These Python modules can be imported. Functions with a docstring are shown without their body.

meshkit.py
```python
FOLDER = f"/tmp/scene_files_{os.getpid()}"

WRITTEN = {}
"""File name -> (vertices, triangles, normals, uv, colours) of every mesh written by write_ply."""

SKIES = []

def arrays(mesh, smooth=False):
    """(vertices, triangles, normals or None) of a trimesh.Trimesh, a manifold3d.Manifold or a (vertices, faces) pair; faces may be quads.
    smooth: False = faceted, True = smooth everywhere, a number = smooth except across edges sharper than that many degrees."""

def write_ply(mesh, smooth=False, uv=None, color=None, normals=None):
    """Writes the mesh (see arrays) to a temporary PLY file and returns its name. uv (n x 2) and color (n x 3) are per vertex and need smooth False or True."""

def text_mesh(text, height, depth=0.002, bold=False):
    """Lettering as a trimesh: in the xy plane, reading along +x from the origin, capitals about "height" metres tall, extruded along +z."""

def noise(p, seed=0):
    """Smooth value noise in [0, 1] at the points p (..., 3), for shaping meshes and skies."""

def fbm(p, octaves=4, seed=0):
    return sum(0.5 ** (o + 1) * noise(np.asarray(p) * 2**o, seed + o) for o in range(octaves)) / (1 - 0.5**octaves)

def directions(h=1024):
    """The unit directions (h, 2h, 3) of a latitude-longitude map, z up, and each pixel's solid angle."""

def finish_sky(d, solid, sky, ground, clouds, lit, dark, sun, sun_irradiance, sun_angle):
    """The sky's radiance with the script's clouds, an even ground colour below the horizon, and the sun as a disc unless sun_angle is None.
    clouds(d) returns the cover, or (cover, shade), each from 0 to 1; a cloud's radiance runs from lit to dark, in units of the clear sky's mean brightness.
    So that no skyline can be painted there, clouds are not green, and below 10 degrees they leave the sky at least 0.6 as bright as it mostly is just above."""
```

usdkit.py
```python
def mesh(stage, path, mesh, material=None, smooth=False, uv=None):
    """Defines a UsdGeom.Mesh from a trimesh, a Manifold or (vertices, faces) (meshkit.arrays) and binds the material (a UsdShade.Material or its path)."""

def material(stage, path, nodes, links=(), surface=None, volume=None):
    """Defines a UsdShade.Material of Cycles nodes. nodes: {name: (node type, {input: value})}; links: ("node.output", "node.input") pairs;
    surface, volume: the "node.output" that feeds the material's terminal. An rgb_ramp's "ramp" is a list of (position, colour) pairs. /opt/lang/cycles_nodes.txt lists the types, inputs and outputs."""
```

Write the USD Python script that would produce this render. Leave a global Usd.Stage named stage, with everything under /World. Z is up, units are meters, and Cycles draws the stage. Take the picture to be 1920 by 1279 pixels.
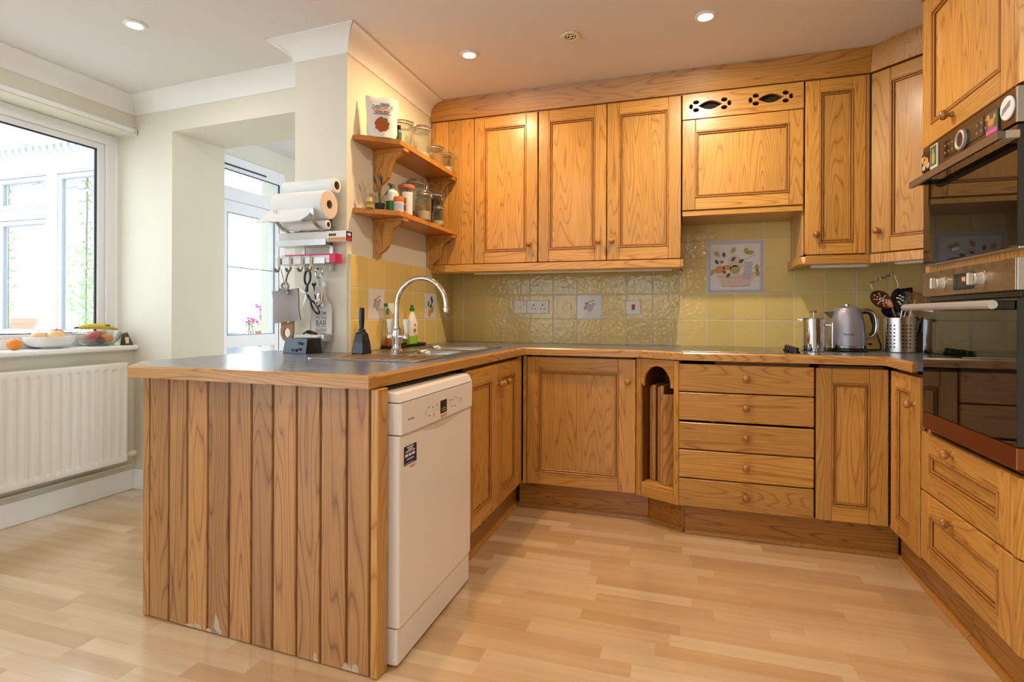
import math, random
import numpy as np
import trimesh
import usdkit
import meshkit
from pxr import Usd, UsdGeom, UsdLux, Gf, Sdf, UsdShade

stage = Usd.Stage.CreateInMemory()
UsdGeom.Xform.Define(stage, '/World')
UsdGeom.Scope.Define(stage, '/World/Looks')
rng = random.Random(7)

# ------------------------------------------------------------------ camera, sky, exposure
CAM_H, YAW, ROLL, FPX, HORIZON = 1.103, 0.3050, 0.0035, 1022.0, 590.5
cam = UsdGeom.Camera.Define(stage, '/World/camera')
cam.CreateHorizontalApertureAttr(36.0)
cam.CreateFocalLengthAttr(36.0 * FPX / 1920.0)
cam.CreateVerticalApertureAttr(36.0 * 1279 / 1920)
cam.CreateVerticalApertureOffsetAttr((HORIZON - 639.5) / 1920.0 * 36.0)
cam.CreateClippingRangeAttr(Gf.Vec2f(0.05, 500))
cam.CreateExposureAttr(0.68)
_x = UsdGeom.Xformable(cam)
_x.AddTranslateOp().Set(Gf.Vec3d(0, 0, CAM_H))
_x.AddRotateZOp().Set(math.degrees(YAW))
_x.AddRotateXOp().Set(90.0)
_x.AddRotateZOp(opSuffix='roll').Set(math.degrees(ROLL))

dome = UsdLux.DomeLight.Define(stage, '/World/sky')
dome.CreateIntensityAttr(0.84)
dome.CreateColorAttr(Gf.Vec3f(0.78, 0.89, 1.0))
sun = UsdLux.DistantLight.Define(stage, '/World/sun')
sun.CreateIntensityAttr(0.5)
sun.CreateAngleAttr(0.6)
sun.CreateColorAttr(Gf.Vec3f(1.0, 0.95, 0.86))
_s = UsdGeom.Xformable(sun)
_s.AddRotateZOp().Set(52.0)
_s.AddRotateXOp().Set(32.0)

WARM, WARM_I = Gf.Vec3f(1.0, 0.64, 0.32), 1050.0
COOL, COOL_I = Gf.Vec3f(1.0, 0.86, 0.67), 1150.0

# ------------------------------------------------------------------ helpers
def lin(r, g, b):
    return tuple((c / 255 / 12.92) if c / 255 <= 0.04045 else ((c / 255 + 0.055) / 1.055) ** 2.4 for c in (r, g, b))

used = {}
def numbered(parent, name):
    k = (parent, name)
    n = used.get(k, 0)
    used[k] = n + 1
    return name if n == 0 else '%s_%03d' % (name, n)

def path_of(parent):
    return '/World' if parent is None else str(parent.GetPath())

def obj(name, mesh, mat, parent=None, smooth=False):
    if isinstance(mesh, (list, tuple)) and len(mesh) and not isinstance(mesh[0], np.ndarray):
        mesh = cat(*mesh)
    pp = path_of(parent)
    p = pp + '/' + numbered(pp, name)
    return usdkit.mesh(stage, p, mesh, M[mat] if isinstance(mat, str) else mat, smooth=smooth).GetPrim()

def tag(o, label=None, cat=None, group=None, kind=None):
    for k, v in (('label', label), ('category', cat), ('group', group), ('kind', kind)):
        if v:
            o.SetCustomDataByKey(k, v)
    return o

def thing(name, label, cat, loc=(0, 0, 0), rotz=0.0, group=None):
    x = UsdGeom.Xform.Define(stage, '/World/' + numbered('/World', name))
    x.AddTranslateOp().Set(Gf.Vec3d(*map(float, loc)))
    x.AddRotateZOp().Set(float(rotz))
    return tag(x.GetPrim(), label, cat, group)

def structure(name, loc=(0, 0, 0), rotz=0.0, label=None):
    x = UsdGeom.Xform.Define(stage, '/World/' + numbered('/World', name))
    x.AddTranslateOp().Set(Gf.Vec3d(*map(float, loc)))
    x.AddRotateZOp().Set(float(rotz))
    return tag(x.GetPrim(), label, None, None, 'structure')

def copy_of(root, loc, rotz, label, group=None):
    was = root.GetCustomData()
    r = thing(root.GetName(), label, was['category'], loc, rotz, group or was.get('group'))
    r.GetReferences().AddInternalReference(root.GetPath())
    r.SetInstanceable(True)
    return r

def cat(*ms):
    out = []
    for m in ms:
        if m is None:
            continue
        out.extend(m) if isinstance(m, (list, tuple)) else out.append(m)
    return out[0] if len(out) == 1 else trimesh.util.concatenate(out)

def box(x0, x1, y0, y1, z0, z1, b=0.0):
    x0, x1 = min(x0, x1), max(x0, x1); y0, y1 = min(y0, y1), max(y0, y1); z0, z1 = min(z0, z1), max(z0, z1)
    if b <= 0:
        m = trimesh.creation.box((x1 - x0, y1 - y0, z1 - z0))
        m.apply_translation(((x0 + x1) / 2, (y0 + y1) / 2, (z0 + z1) / 2))
        return m
    b = min(b, (x1 - x0) * .45, (y1 - y0) * .45, (z1 - z0) * .45)
    p = []
    for sx, X in ((1, x0), (-1, x1)):
        for sy, Y in ((1, y0), (-1, y1)):
            for sz, Z in ((1, z0), (-1, z1)):
                p += [(X, Y + sy * b, Z + sz * b), (X + sx * b, Y, Z + sz * b), (X + sx * b, Y + sy * b, Z)]
    return trimesh.convex.convex_hull(np.array(p))

def hull(pts):
    return trimesh.convex.convex_hull(np.array(pts, float))

def prism(poly, z0, z1):
    from shapely.geometry import Polygon
    pg = poly if not isinstance(poly, (list, np.ndarray, tuple)) else Polygon(poly)
    m = trimesh.creation.extrude_polygon(pg, z1 - z0, engine='earcut')
    m.apply_translation((0, 0, z0))
    return m

def prism_xz(poly, y0, y1):
    "polygon in x,z extruded along y from y0 to y1"
    m = prism(poly, 0, 1)
    v = m.vertices.copy()
    m.vertices = np.stack([v[:, 0], y1 + (y0 - y1) * v[:, 2], v[:, 1]], 1)
    m.fix_normals()
    return m

def prism_yz(poly, x0, x1):
    m = prism(poly, 0, 1)
    v = m.vertices.copy()
    m.vertices = np.stack([x0 + (x1 - x0) * v[:, 2], v[:, 0], v[:, 1]], 1)
    m.fix_normals()
    return m

def lathe(profile, n=32, loc=(0, 0, 0), axis='z'):
    p = np.array(profile, float)
    p[:, 0] = np.maximum(p[:, 0], 0)
    m = trimesh.creation.revolve(p, sections=n)
    if m.volume < 0:
        m.invert()
    if axis == 'x':
        m.apply_transform(trimesh.transformations.rotation_matrix(math.pi / 2, (0, 1, 0)))
    elif axis == 'y':
        m.apply_transform(trimesh.transformations.rotation_matrix(-math.pi / 2, (1, 0, 0)))
    elif axis == '-y':
        m.apply_transform(trimesh.transformations.rotation_matrix(math.pi / 2, (1, 0, 0)))
    m.apply_translation(loc)
    return m

def cyl(r, z0, z1, loc=(0, 0, 0), n=24, axis='z', b=0.0):
    pr = [(0, z0), (r - b, z0), (r, z0 + b), (r, z1 - b), (r - b, z1), (0, z1)] if b else [(0, z0), (r, z0), (r, z1), (0, z1)]
    return lathe(pr, n, loc, axis)

def tube(pts, r, n=10, caps=True, closed=False):
    p = np.array(pts, float)
    N = len(p)
    r = np.broadcast_to(np.asarray(r, float), (N,))
    if closed:
        t = np.roll(p, -1, 0) - np.roll(p, 1, 0)
    else:
        t = np.gradient(p, axis=0)
    t /= np.linalg.norm(t, axis=1, keepdims=True) + 1e-12
    a = np.cross(t[0], (0, 0, 1) if abs(t[0][2]) < .9 else (1, 0, 0)); a /= np.linalg.norm(a)
    A = []
    for k in range(N):
        a = a - t[k] * (a @ t[k]); a /= np.linalg.norm(a) + 1e-12
        A.append(a.copy())
    A = np.array(A); B = np.cross(t, A)
    ang = np.arange(n) * 2 * math.pi / n
    v = p[:, None] + r[:, None, None] * (np.cos(ang)[None, :, None] * A[:, None] + np.sin(ang)[None, :, None] * B[:, None])
    v = v.reshape(-1, 3)
    f = []
    for i in range(N if closed else N - 1):
        i2 = (i + 1) % N
        for j in range(n):
            j2 = (j + 1) % n
            q = (i * n + j, i * n + j2, i2 * n + j2, i2 * n + j)
            f += [(q[0], q[1], q[2]), (q[0], q[2], q[3])]
    if caps and not closed:
        c0 = len(v); v = np.vstack([v, p[0], p[-1]])
        for j in range(n):
            f.append((c0, (j + 1) % n, j)); f.append((c0 + 1, (N - 1) * n + j, (N - 1) * n + (j + 1) % n))
    m = trimesh.Trimesh(v, np.array(f), process=False)
    m.fix_normals()
    return m

def arc(c, r, a0, a1, n, plane='xz'):
    out = []
    for k in range(n + 1):
        a = math.radians(a0 + (a1 - a0) * k / n)
        d = (r * math.cos(a), r * math.sin(a))
        out.append((c[0] + d[0], c[1], c[2] + d[1]) if plane == 'xz' else (c[0], c[1] + d[0], c[2] + d[1]) if plane == 'yz' else (c[0] + d[0], c[1] + d[1], c[2]))
    return out

def spline(pts, n=8):
    p = np.array(pts, float)
    q = np.vstack([2 * p[0] - p[1], p, 2 * p[-1] - p[-2]])
    out = []
    for i in range(1, len(q) - 2):
        for k in range(n):
            t = k / n
            out.append(.5 * ((2 * q[i]) + (-q[i - 1] + q[i + 1]) * t + (2 * q[i - 1] - 5 * q[i] + 4 * q[i + 1] - q[i + 2]) * t * t + (-q[i - 1] + 3 * q[i] - 3 * q[i + 1] + q[i + 2]) * t ** 3))
    out.append(p[-1])
    return np.array(out)

def move(m, loc=(0, 0, 0), rz=0.0, rx=0.0, ry=0.0):
    m = m.copy()
    T = trimesh.transformations
    for a, ax in ((rx, (1, 0, 0)), (ry, (0, 1, 0)), (rz, (0, 0, 1))):
        if a:
            m.apply_transform(T.rotation_matrix(math.radians(a), ax))
    m.apply_translation(loc)
    return m

def frame_rect(x0, x1, z0, z1, w, yf, yb, b=0.0015):
    "four mitred bars; outer size given"
    out = []
    def bar(a, c, inn_a, inn_c):
        pts = []
        for (X, Z) in (a, c, inn_a, inn_c):
            pts += [(X, yb, Z)]
        # bevelled front
        o = np.array([(a[0], a[1]), (c[0], c[1]), (inn_c[0], inn_c[1]), (inn_a[0], inn_a[1])], float)
        cen = (o[0] + o[1]) / 2; cin = (o[2] + o[3]) / 2
        nrm = (cin - cen) / (np.linalg.norm(cin - cen) + 1e-9)
        for k, P in enumerate(o):
            s = 1 if k < 2 else -1
            Q = P + nrm * s * b
            pts.append((Q[0], yf, Q[1])); pts.append((P[0], yf + b, P[1]))
        out.append(hull(pts))
    bar((x0, z0), (x1, z0), (x0 + w, z0 + w), (x1 - w, z0 + w))
    bar((x0, z1), (x1, z1), (x0 + w, z1 - w), (x1 - w, z1 - w))
    bar((x0, z0), (x0, z1), (x0 + w, z0 + w), (x0 + w, z1 - w))
    bar((x1, z0), (x1, z1), (x1 - w, z0 + w), (x1 - w, z1 - w))
    return out

def text(s, h, loc, facing='-y', depth=0.0004, bold=False, width=None, center=True):
    m = meshkit.text_mesh(s, h, depth, bold)
    v = m.vertices.copy()
    w = v[:, 0].max() - v[:, 0].min()
    k = 1.0 if width is None else width / w
    x = (v[:, 0] - v[:, 0].min()) * k - (w * k / 2 if center else 0)
    m.vertices = np.stack([x, -v[:, 2], v[:, 1]], 1)
    m.apply_translation(loc)
    return m

def disc(c, rx, rz, t=0.0004, n=14, rot=0.0):
    a = np.arange(n) * 2 * math.pi / n
    x, z = rx * np.cos(a), rz * np.sin(a)
    cr, sr = math.cos(math.radians(rot)), math.sin(math.radians(rot))
    p = [(c[0] + cr * X - sr * Z, c[2] + sr * X + cr * Z) for X, Z in zip(x, z)]
    return prism_xz(p, c[1] - t, c[1])

def leaf(c, L, W, rot, t=0.0004):
    n = 6
    p = [(-L / 2 + L * k / n, W / 2 * math.sin(math.pi * k / n)) for k in range(n + 1)] + [(L / 2 - L * k / n, -W / 2 * math.sin(math.pi * k / n)) for k in range(1, n)]
    cr, sr = math.cos(math.radians(rot)), math.sin(math.radians(rot))
    return prism_xz([(c[0] + cr * x - sr * z, c[2] + sr * x + cr * z) for x, z in p], c[1] - t, c[1])

# ------------------------------------------------------------------ materials
M = {}
def mat(name, nodes, links, surface='p.BSDF', volume=None):
    M[name] = usdkit.material(stage, '/World/Looks/' + name, nodes, links, surface=surface, volume=volume)

def plain(name, rgb, rough=0.5, metal=0.0, bump=0.0, scale=200.0, **kw):
    nodes = {'p': ('principled_bsdf', {'base_color': lin(*rgb), 'roughness': rough, 'metallic': metal, **kw})}
    links = []
    if bump:
        nodes['tc'] = ('texture_coordinate', {})
        nodes['n'] = ('noise_texture', {'scale': scale, 'detail': 2.0})
        nodes['b'] = ('bump', {'strength': bump, 'distance': 0.002})
        links = [('tc.object', 'n.vector'), ('n.fac', 'b.height'), ('b.normal', 'p.normal')]
    mat(name, nodes, links)

def wood(name, light, mid, dark, axis='z', rough=0.34, ring=25.0, wide=9.0, long=0.75, contrast=1.0, tone=0.16, coat=0.25, fibre=0.35):
    sc = {'x': (long, wide, wide), 'y': (wide, long, wide), 'z': (wide, wide, long)}[axis]
    fs = {'x': (9, 260, 260), 'y': (260, 9, 260), 'z': (260, 260, 9)}[axis]
    m1 = tuple(a + (b - a) * contrast for a, b in zip(light, mid))
    m2 = tuple(a + (b - a) * contrast for a, b in zip(light, dark))
    nodes = {
        'tc': ('texture_coordinate', {}), 'oi': ('object_info', {}),
        'r1': ('math', {'math_type': 'multiply', 'value2': 61.7}),
        'r2': ('math', {'math_type': 'multiply', 'value2': 37.3}),
        'cv': ('combine_xyz', {}),
        'mp': ('mapping', {'scale': sc}),
        'ad': ('vector_math', {'math_type': 'add'}),
        'n1': ('noise_texture', {'scale': 1.0, 'detail': 1.2, 'roughness': 0.45, 'distortion': 0.25}),
        'k1': ('math', {'math_type': 'multiply', 'value2': ring}),
        'fr': ('math', {'math_type': 'fraction'}),
        'rp': ('rgb_ramp', {'ramp': [(0, lin(*m2)), (0.08, lin(*m1)), (0.25, lin(*light)), (0.72, lin(*light)), (0.93, lin(*m1)), (1.0, lin(*m2))]}),
        'mf': ('mapping', {'scale': fs}),
        'n2': ('noise_texture', {'scale': 1.0, 'detail': 2.0}),
        'fm': ('map_range', {'from_min': 0.3, 'from_max': 0.75, 'to_min': 1.0 - fibre * 0.5, 'to_max': 1.0 + fibre * 0.25}),
        'n3': ('noise_texture', {'scale': 0.35, 'detail': 1.0}),
        'tm': ('map_range', {'from_min': 0.3, 'from_max': 0.7, 'to_min': 1 - tone * .6, 'to_max': 1 + tone * .5}),
        't2': ('map_range', {'from_min': 0.0, 'from_max': 1.0, 'to_min': 1 - tone * .7, 'to_max': 1 + tone * .5}),
        'tt': ('math', {'math_type': 'multiply'}), 'ttt': ('math', {'math_type': 'multiply'}),
        'hs': ('hsv', {'hue': 0.5, 'saturation': 1.0, 'value': 1.0, 'fac': 1.0}),
        'b': ('bump', {'strength': 0.12, 'distance': 0.0008}),
        'p': ('principled_bsdf', {'roughness': rough, 'coat_weight': coat, 'coat_roughness': 0.22}),
    }
    links = [('oi.random', 'r1.value1'), ('oi.random', 'r2.value1'), ('r1.value', 'cv.x'), ('r2.value', 'cv.y'), ('r1.value', 'cv.z'),
             ('tc.object', 'mp.vector'), ('mp.vector', 'ad.vector1'), ('cv.vector', 'ad.vector2'), ('ad.vector', 'n1.vector'),
             ('n1.fac', 'k1.value1'), ('k1.value', 'fr.value1'), ('fr.value', 'rp.fac'),
             ('tc.object', 'mf.vector'), ('mf.vector', 'n2.vector'), ('n2.fac', 'fm.value'),
             ('ad.vector', 'n3.vector'), ('n3.fac', 'tm.value'), ('oi.random', 't2.value'),
             ('tm.result', 'tt.value1'), ('t2.result', 'tt.value2'), ('tt.value', 'ttt.value1'), ('fm.result', 'ttt.value2'),
             ('rp.color', 'hs.color'), ('ttt.value', 'hs.value'), ('hs.color', 'p.base_color'),
             ('n2.fac', 'b.height'), ('b.normal', 'p.normal')]
    mat(name, nodes, links)

HL, HM, HD = (208, 153, 74), (198, 140, 62), (168, 108, 42)
for ax, nm in (('z', 'wood_v'), ('x', 'wood_h'), ('y', 'wood_d')):
    wood(nm, HL, HM, HD, ax)
BL, BM, BD = (184, 131, 74), (170, 115, 60), (132, 82, 40)
wood('board_v', BL, BM, BD, 'z', rough=0.4, ring=20.0, contrast=.9, tone=0.36)
for ax, nm in (('x', 'plinth_h'), ('y', 'plinth_d')):
    wood(nm, (176, 118, 42), (158, 98, 32), (124, 74, 22), ax)
for ax, nm in (('x', 'edge_h'), ('y', 'edge_d')):
    wood(nm, (206, 152, 84), (192, 134, 66), (158, 100, 46), ax)
for ax, nm in (('x', 'cornice_h'),):
    wood(nm, (186, 132, 52), (174, 118, 44), (144, 90, 30), ax)
wood('shelf_y', (206, 136, 56), (188, 112, 40), (158, 86, 28), 'y', contrast=.6)
wood('pine_v', (210, 158, 90), (194, 138, 72), (164, 106, 50), 'z')
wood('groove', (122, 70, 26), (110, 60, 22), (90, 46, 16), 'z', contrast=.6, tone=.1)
wood('bead', (186, 128, 58), (172, 114, 48), (146, 90, 36), 'z', contrast=.6, tone=.1)
wood('knob_wood', (178, 122, 56), (162, 104, 44), (138, 82, 32), 'z', rough=.25, coat=.6)
plain('dark_gap', (30, 16, 8), 0.8)
plain('carcass', (120, 80, 40), 0.6)
plain('ceiling_paint', (228, 224, 222), 0.85, bump=0.03, scale=60)
plain('coving_paint', (243, 242, 240), 0.75)
plain('wall_paint', (227, 222, 206), 0.8, bump=0.05, scale=80)
plain('white_paint', (244, 244, 242), 0.45)
plain('kitchen_paint', (232, 214, 170), 0.8, bump=0.05, scale=80)
plain('upvc', (240, 241, 244), 0.28)
plain('gasket', (40, 46, 56), 0.5)
plain('grey_gasket', (150, 154, 162), 0.5)
plain('radiator_white', (240, 236, 230), 0.32)
plain('appliance', (240, 234, 230), 0.3, coat_weight=.3, coat_roughness=.1)
plain('appliance_dark', (60, 50, 46), 0.4)
plain('black_plastic', (16, 16, 18), 0.28)
plain('navy_plastic', (14, 18, 34), 0.22)
plain('charcoal', (40, 46, 60), 0.35)
plain('white_plastic', (238, 236, 228), 0.35)
plain('ivory_plastic', (232, 222, 196), 0.35)
plain('ceramic', (246, 246, 248), 0.12)
plain('chrome', (220, 220, 224), 0.06, 1.0)
plain('steel', (190, 188, 184), 0.26, 1.0)
plain('copper_metal', (150, 92, 60), 0.3, 1.0, bump=.1, scale=120)
plain('red_plastic', (196, 30, 26), 0.35)
plain('orange_plastic', (226, 112, 20), 0.35)
plain('green_plastic', (40, 120, 30), 0.35)
plain('lime', (150, 200, 40), 0.4)
plain('pink_card', (214, 40, 100), 0.45)
plain('paper', (240, 238, 234), 0.85, bump=.15, scale=90)
plain('tissue', (238, 242, 244), 0.9, bump=.5, scale=140)
plain('grip_shade', (214, 202, 192), 0.4)
plain('paper_end', (228, 214, 202), 0.85)
plain('upvc_out', (216, 220, 228), 0.35)
plain('cardboard', (202, 174, 150), 0.8)
plain('core_card', (150, 116, 92), 0.85)
plain('ink', (36, 34, 40), 0.6)
plain('grey_ink', (140, 140, 142), 0.6)
plain('red_ink', (200, 36, 40), 0.5)
plain('orange_ink', (206, 104, 40), 0.6)
plain('brown_ink', (176, 84, 24), 0.6)
plain('green_ink', (88, 150, 90), 0.6)
plain('blue_ink', (30, 40, 96), 0.5)
plain('cloth_grey', (168, 160, 160), 0.95, bump=.6, scale=300)
plain('olive_wood', (160, 118, 70), 0.5, bump=.1)
plain('worn_wood', (196, 172, 146), 0.8, bump=.2)
plain('whitewash', (214, 212, 206), 0.6, bump=.2, scale=60)
plain('tile_white', (232, 228, 226), 0.12)
plain('print_green', (104, 128, 88), 0.3)
plain('print_dark_green', (62, 92, 74), 0.3)
plain('print_olive', (172, 166, 96), 0.3)
plain('print_orange', (214, 150, 84), 0.3)
plain('print_red', (186, 52, 52), 0.3)
plain('print_lilac', (186, 176, 196), 0.3)
plain('print_peach', (224, 200, 184), 0.3)
plain('print_brown', (140, 104, 92), 0.3)
plain('print_blue', (186, 194, 210), 0.3)
plain('grout', (226, 218, 200), 0.85, bump=.2, scale=300)
plain('fruit_orange', (232, 140, 40), 0.5, bump=.15, scale=400)
plain('fruit_red', (196, 92, 84), 0.35)
plain('fruit_peach', (234, 190, 130), 0.45)
plain('fruit_plum', (60, 50, 90), 0.35)
plain('banana_skin', (226, 196, 72), 0.45)
plain('banana_tip', (96, 70, 40), 0.6)
plain('stalk', (110, 100, 60), 0.8)
plain('lavender', (74, 60, 84), 0.9)
plain('cream_wax', (226, 206, 110), 0.5)
plain('amber_food', (196, 150, 100), 0.7, bump=.8, scale=120)
plain('pale_food', (216, 200, 176), 0.7, bump=.8, scale=120)
plain('brown_food', (90, 40, 24), 0.7, bump=.8, scale=120)
plain('seal_rubber', (190, 112, 78), 0.5)
plain('clear_rubber', (176, 160, 146), 0.5)
plain('wire', (196, 196, 198), 0.2, 1.0)
plain('terracotta', (206, 130, 84), 0.7, bump=.2)
plain('fence_wood', (226, 222, 212), 0.8, bump=.3, scale=40)
plain('patio', (214, 208, 196), 0.9, bump=.3, scale=20)
plain('petal', (222, 90, 170), 0.6)
plain('car_grey', (140, 146, 160), 0.3, coat_weight=.5)
plain('skin_tan', (214, 170, 120), 0.6)
plain('sock_print', (180, 178, 176), 0.5)

# leaves let light through
mat('leaf', {'d': ('diffuse_bsdf', {'color': lin(176, 196, 140)}), 't': ('translucent_bsdf', {'color': lin(190, 210, 140)}), 'm': ('mix_closure', {'fac': 0.4})},
    [('d.BSDF', 'm.closure1'), ('t.BSDF', 'm.closure2')], 'm.closure')

# laminate floor strips
def floor_mat(name, rnd):
    nodes = {
        'tc': ('texture_coordinate', {}), 'oi': ('object_info', {}), 'ge': ('geometry', {}),
        'r1': ('math', {'math_type': 'multiply', 'value2': 53.3}), 'cv': ('combine_xyz', {}),
        'mp': ('mapping', {'scale': (1.6, 26, 26)}), 'ad': ('vector_math', {'math_type': 'add'}),
        'n1': ('noise_texture', {'scale': 1.0, 'detail': 2.0}),
        'tr': ('rgb_ramp', {'ramp': [(0.0, lin(204, 166, 122)), (0.25, lin(212, 176, 132)), (0.6, lin(217, 184, 142)), (0.85, lin(224, 194, 154)), (1.0, lin(230, 204, 168))]}),
        'gm': ('map_range', {'from_min': 0.3, 'from_max': 0.7, 'to_min': 0.90, 'to_max': 1.06}),
        'hs': ('hsv', {'hue': 0.5, 'saturation': 1.0, 'value': 1.0, 'fac': 1.0}),
        'nb': ('noise_texture', {'scale': 9.0, 'detail': 1.0}),
        'b': ('bump', {'strength': 0.05, 'distance': 0.004}),
        'p': ('principled_bsdf', {'roughness': 0.22, 'specular_ior_level': 0.8, 'coat_weight': 1.0, 'coat_roughness': 0.18, 'coat_ior': 1.7})}
    src = 'oi.random' if rnd == 'object' else 'ge.random_per_island'
    mat(name, nodes, [(src, 'r1.value1'), ('r1.value', 'cv.x'), ('r1.value', 'cv.y'), ('tc.object', 'mp.vector'), ('mp.vector', 'ad.vector1'), ('cv.vector', 'ad.vector2'),
                      ('ad.vector', 'n1.vector'), (src, 'tr.fac'), ('n1.fac', 'gm.value'), ('tr.color', 'hs.color'), ('gm.result', 'hs.value'), ('hs.color', 'p.base_color'),
                      ('tc.object', 'nb.vector'), ('nb.fac', 'b.height'), ('b.normal', 'p.normal')])
floor_mat('floor_strip', 'object')
floor_mat('floor_strips', 'island')
plain('floor_seam', (150, 112, 70), 0.6)

# glazed tile
mat('tile_glaze', {'tc': ('texture_coordinate', {}), 'oi': ('object_info', {}), 'n': ('noise_texture', {'scale': 42.0, 'detail': 1.5}), 'b': ('bump', {'strength': 0.5, 'distance': 0.004}),
    't': ('map_range', {'from_min': 0.0, 'from_max': 1.0, 'to_min': 0.93, 'to_max': 1.05}),
    'hs': ('hsv', {'color': lin(232, 204, 126), 'hue': 0.5, 'saturation': 1.0, 'fac': 1.0}),
    'p': ('principled_bsdf', {'roughness': 0.1, 'specular_ior_level': 0.5})},
    [('tc.object', 'n.vector'), ('n.fac', 'b.height'), ('b.normal', 'p.normal'), ('oi.random', 't.value'), ('t.result', 'hs.value'), ('hs.color', 'p.base_color')])
# worktop laminate: slate grey speckle
mat('worktop_laminate', {'tc': ('texture_coordinate', {}), 'n': ('noise_texture', {'scale': 22.0, 'detail': 4.0}),
    'r': ('rgb_ramp', {'ramp': [(0.3, lin(88, 96, 112)), (0.5, lin(104, 112, 128)), (0.7, lin(122, 128, 140))]}), 'p': ('principled_bsdf', {'roughness': 0.22, 'specular_ior_level': 0.6})},
    [('tc.object', 'n.vector'), ('n.fac', 'r.fac'), ('r.color', 'p.base_color')])
# brushed steel
mat('brushed', {'tc': ('texture_coordinate', {}), 'mp': ('mapping', {'scale': (8, 8, 600)}), 'n': ('noise_texture', {'scale': 1.0, 'detail': 2.0}), 'b': ('bump', {'strength': 0.06, 'distance': 0.001}),
    'p': ('principled_bsdf', {'base_color': lin(206, 202, 198), 'metallic': 1.0, 'roughness': 0.24})},
    [('tc.object', 'mp.vector'), ('mp.vector', 'n.vector'), ('n.fac', 'b.height'), ('b.normal', 'p.normal')])
mat('kettle_grey', {'p': ('principled_bsdf', {'base_color': lin(168, 167, 180), 'metallic': 0.5, 'roughness': 0.38})}, [])
mat('oven_steel', {'tc': ('texture_coordinate', {}), 'n': ('noise_texture', {'scale': 30.0, 'detail': 4.0}), 'r': ('map_range', {'from_min': .3, 'from_max': .7, 'to_min': .26, 'to_max': .42}),
    'p': ('principled_bsdf', {'base_color': lin(178, 158, 128), 'metallic': 1.0, 'roughness': 0.3})}, [('tc.object', 'n.vector'), ('n.fac', 'r.value'), ('r.result', 'p.roughness')])
plain('oven_brown', (104, 80, 62), 0.35, 0.9)
plain('handle_silver', (206, 204, 208), 0.3, 0.55)
plain('oven_knob', (208, 198, 184), 0.32, 0.3)
plain('handle_brown', (124, 108, 92), 0.4, 0.5)
plain('ring_silver', (196, 182, 168), 0.35, 0.3)
plain('oven_glass', (12, 10, 9), 0.03, specular_ior_level=.8)
plain('hob_glass', (14, 15, 17), 0.05)
# clear glass
mat('jar_glass', {'g': ('glass_bsdf', {'color': (0.96, 0.98, 0.96), 'IOR': 1.45, 'roughness': 0.0}), 't': ('transparent_bsdf', {'color': (0.93, 0.96, 0.93)}), 'm': ('mix_closure', {'fac': 0.22})},
    [('g.BSDF', 'm.closure1'), ('t.BSDF', 'm.closure2')], 'm.closure')
mat('window_glass', {'t': ('transparent_bsdf', {'color': (0.97, 0.985, 0.98)}), 'g': ('glossy_bsdf', {'color': (1, 1, 1), 'roughness': 0.0}), 'f': ('layer_weight', {'blend': 0.5}), 'w': ('math', {'math_type': 'power', 'value2': 5.0}),
    'k': ('math', {'math_type': 'multiply_add', 'value2': 0.7, 'value3': 0.03}), 'm': ('mix_closure', {})},
    [('f.facing', 'w.value1'), ('w.value', 'k.value1'), ('k.value', 'm.fac'), ('t.BSDF', 'm.closure1'), ('g.BSDF', 'm.closure2')], 'm.closure')
def emit(name, rgb, s):
    mat(name, {'e': ('emission', {'color': rgb, 'strength': s})}, [], 'e.emission')
emit('lamp_warm', (1.0, 0.78, 0.5), 30.0)
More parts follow.
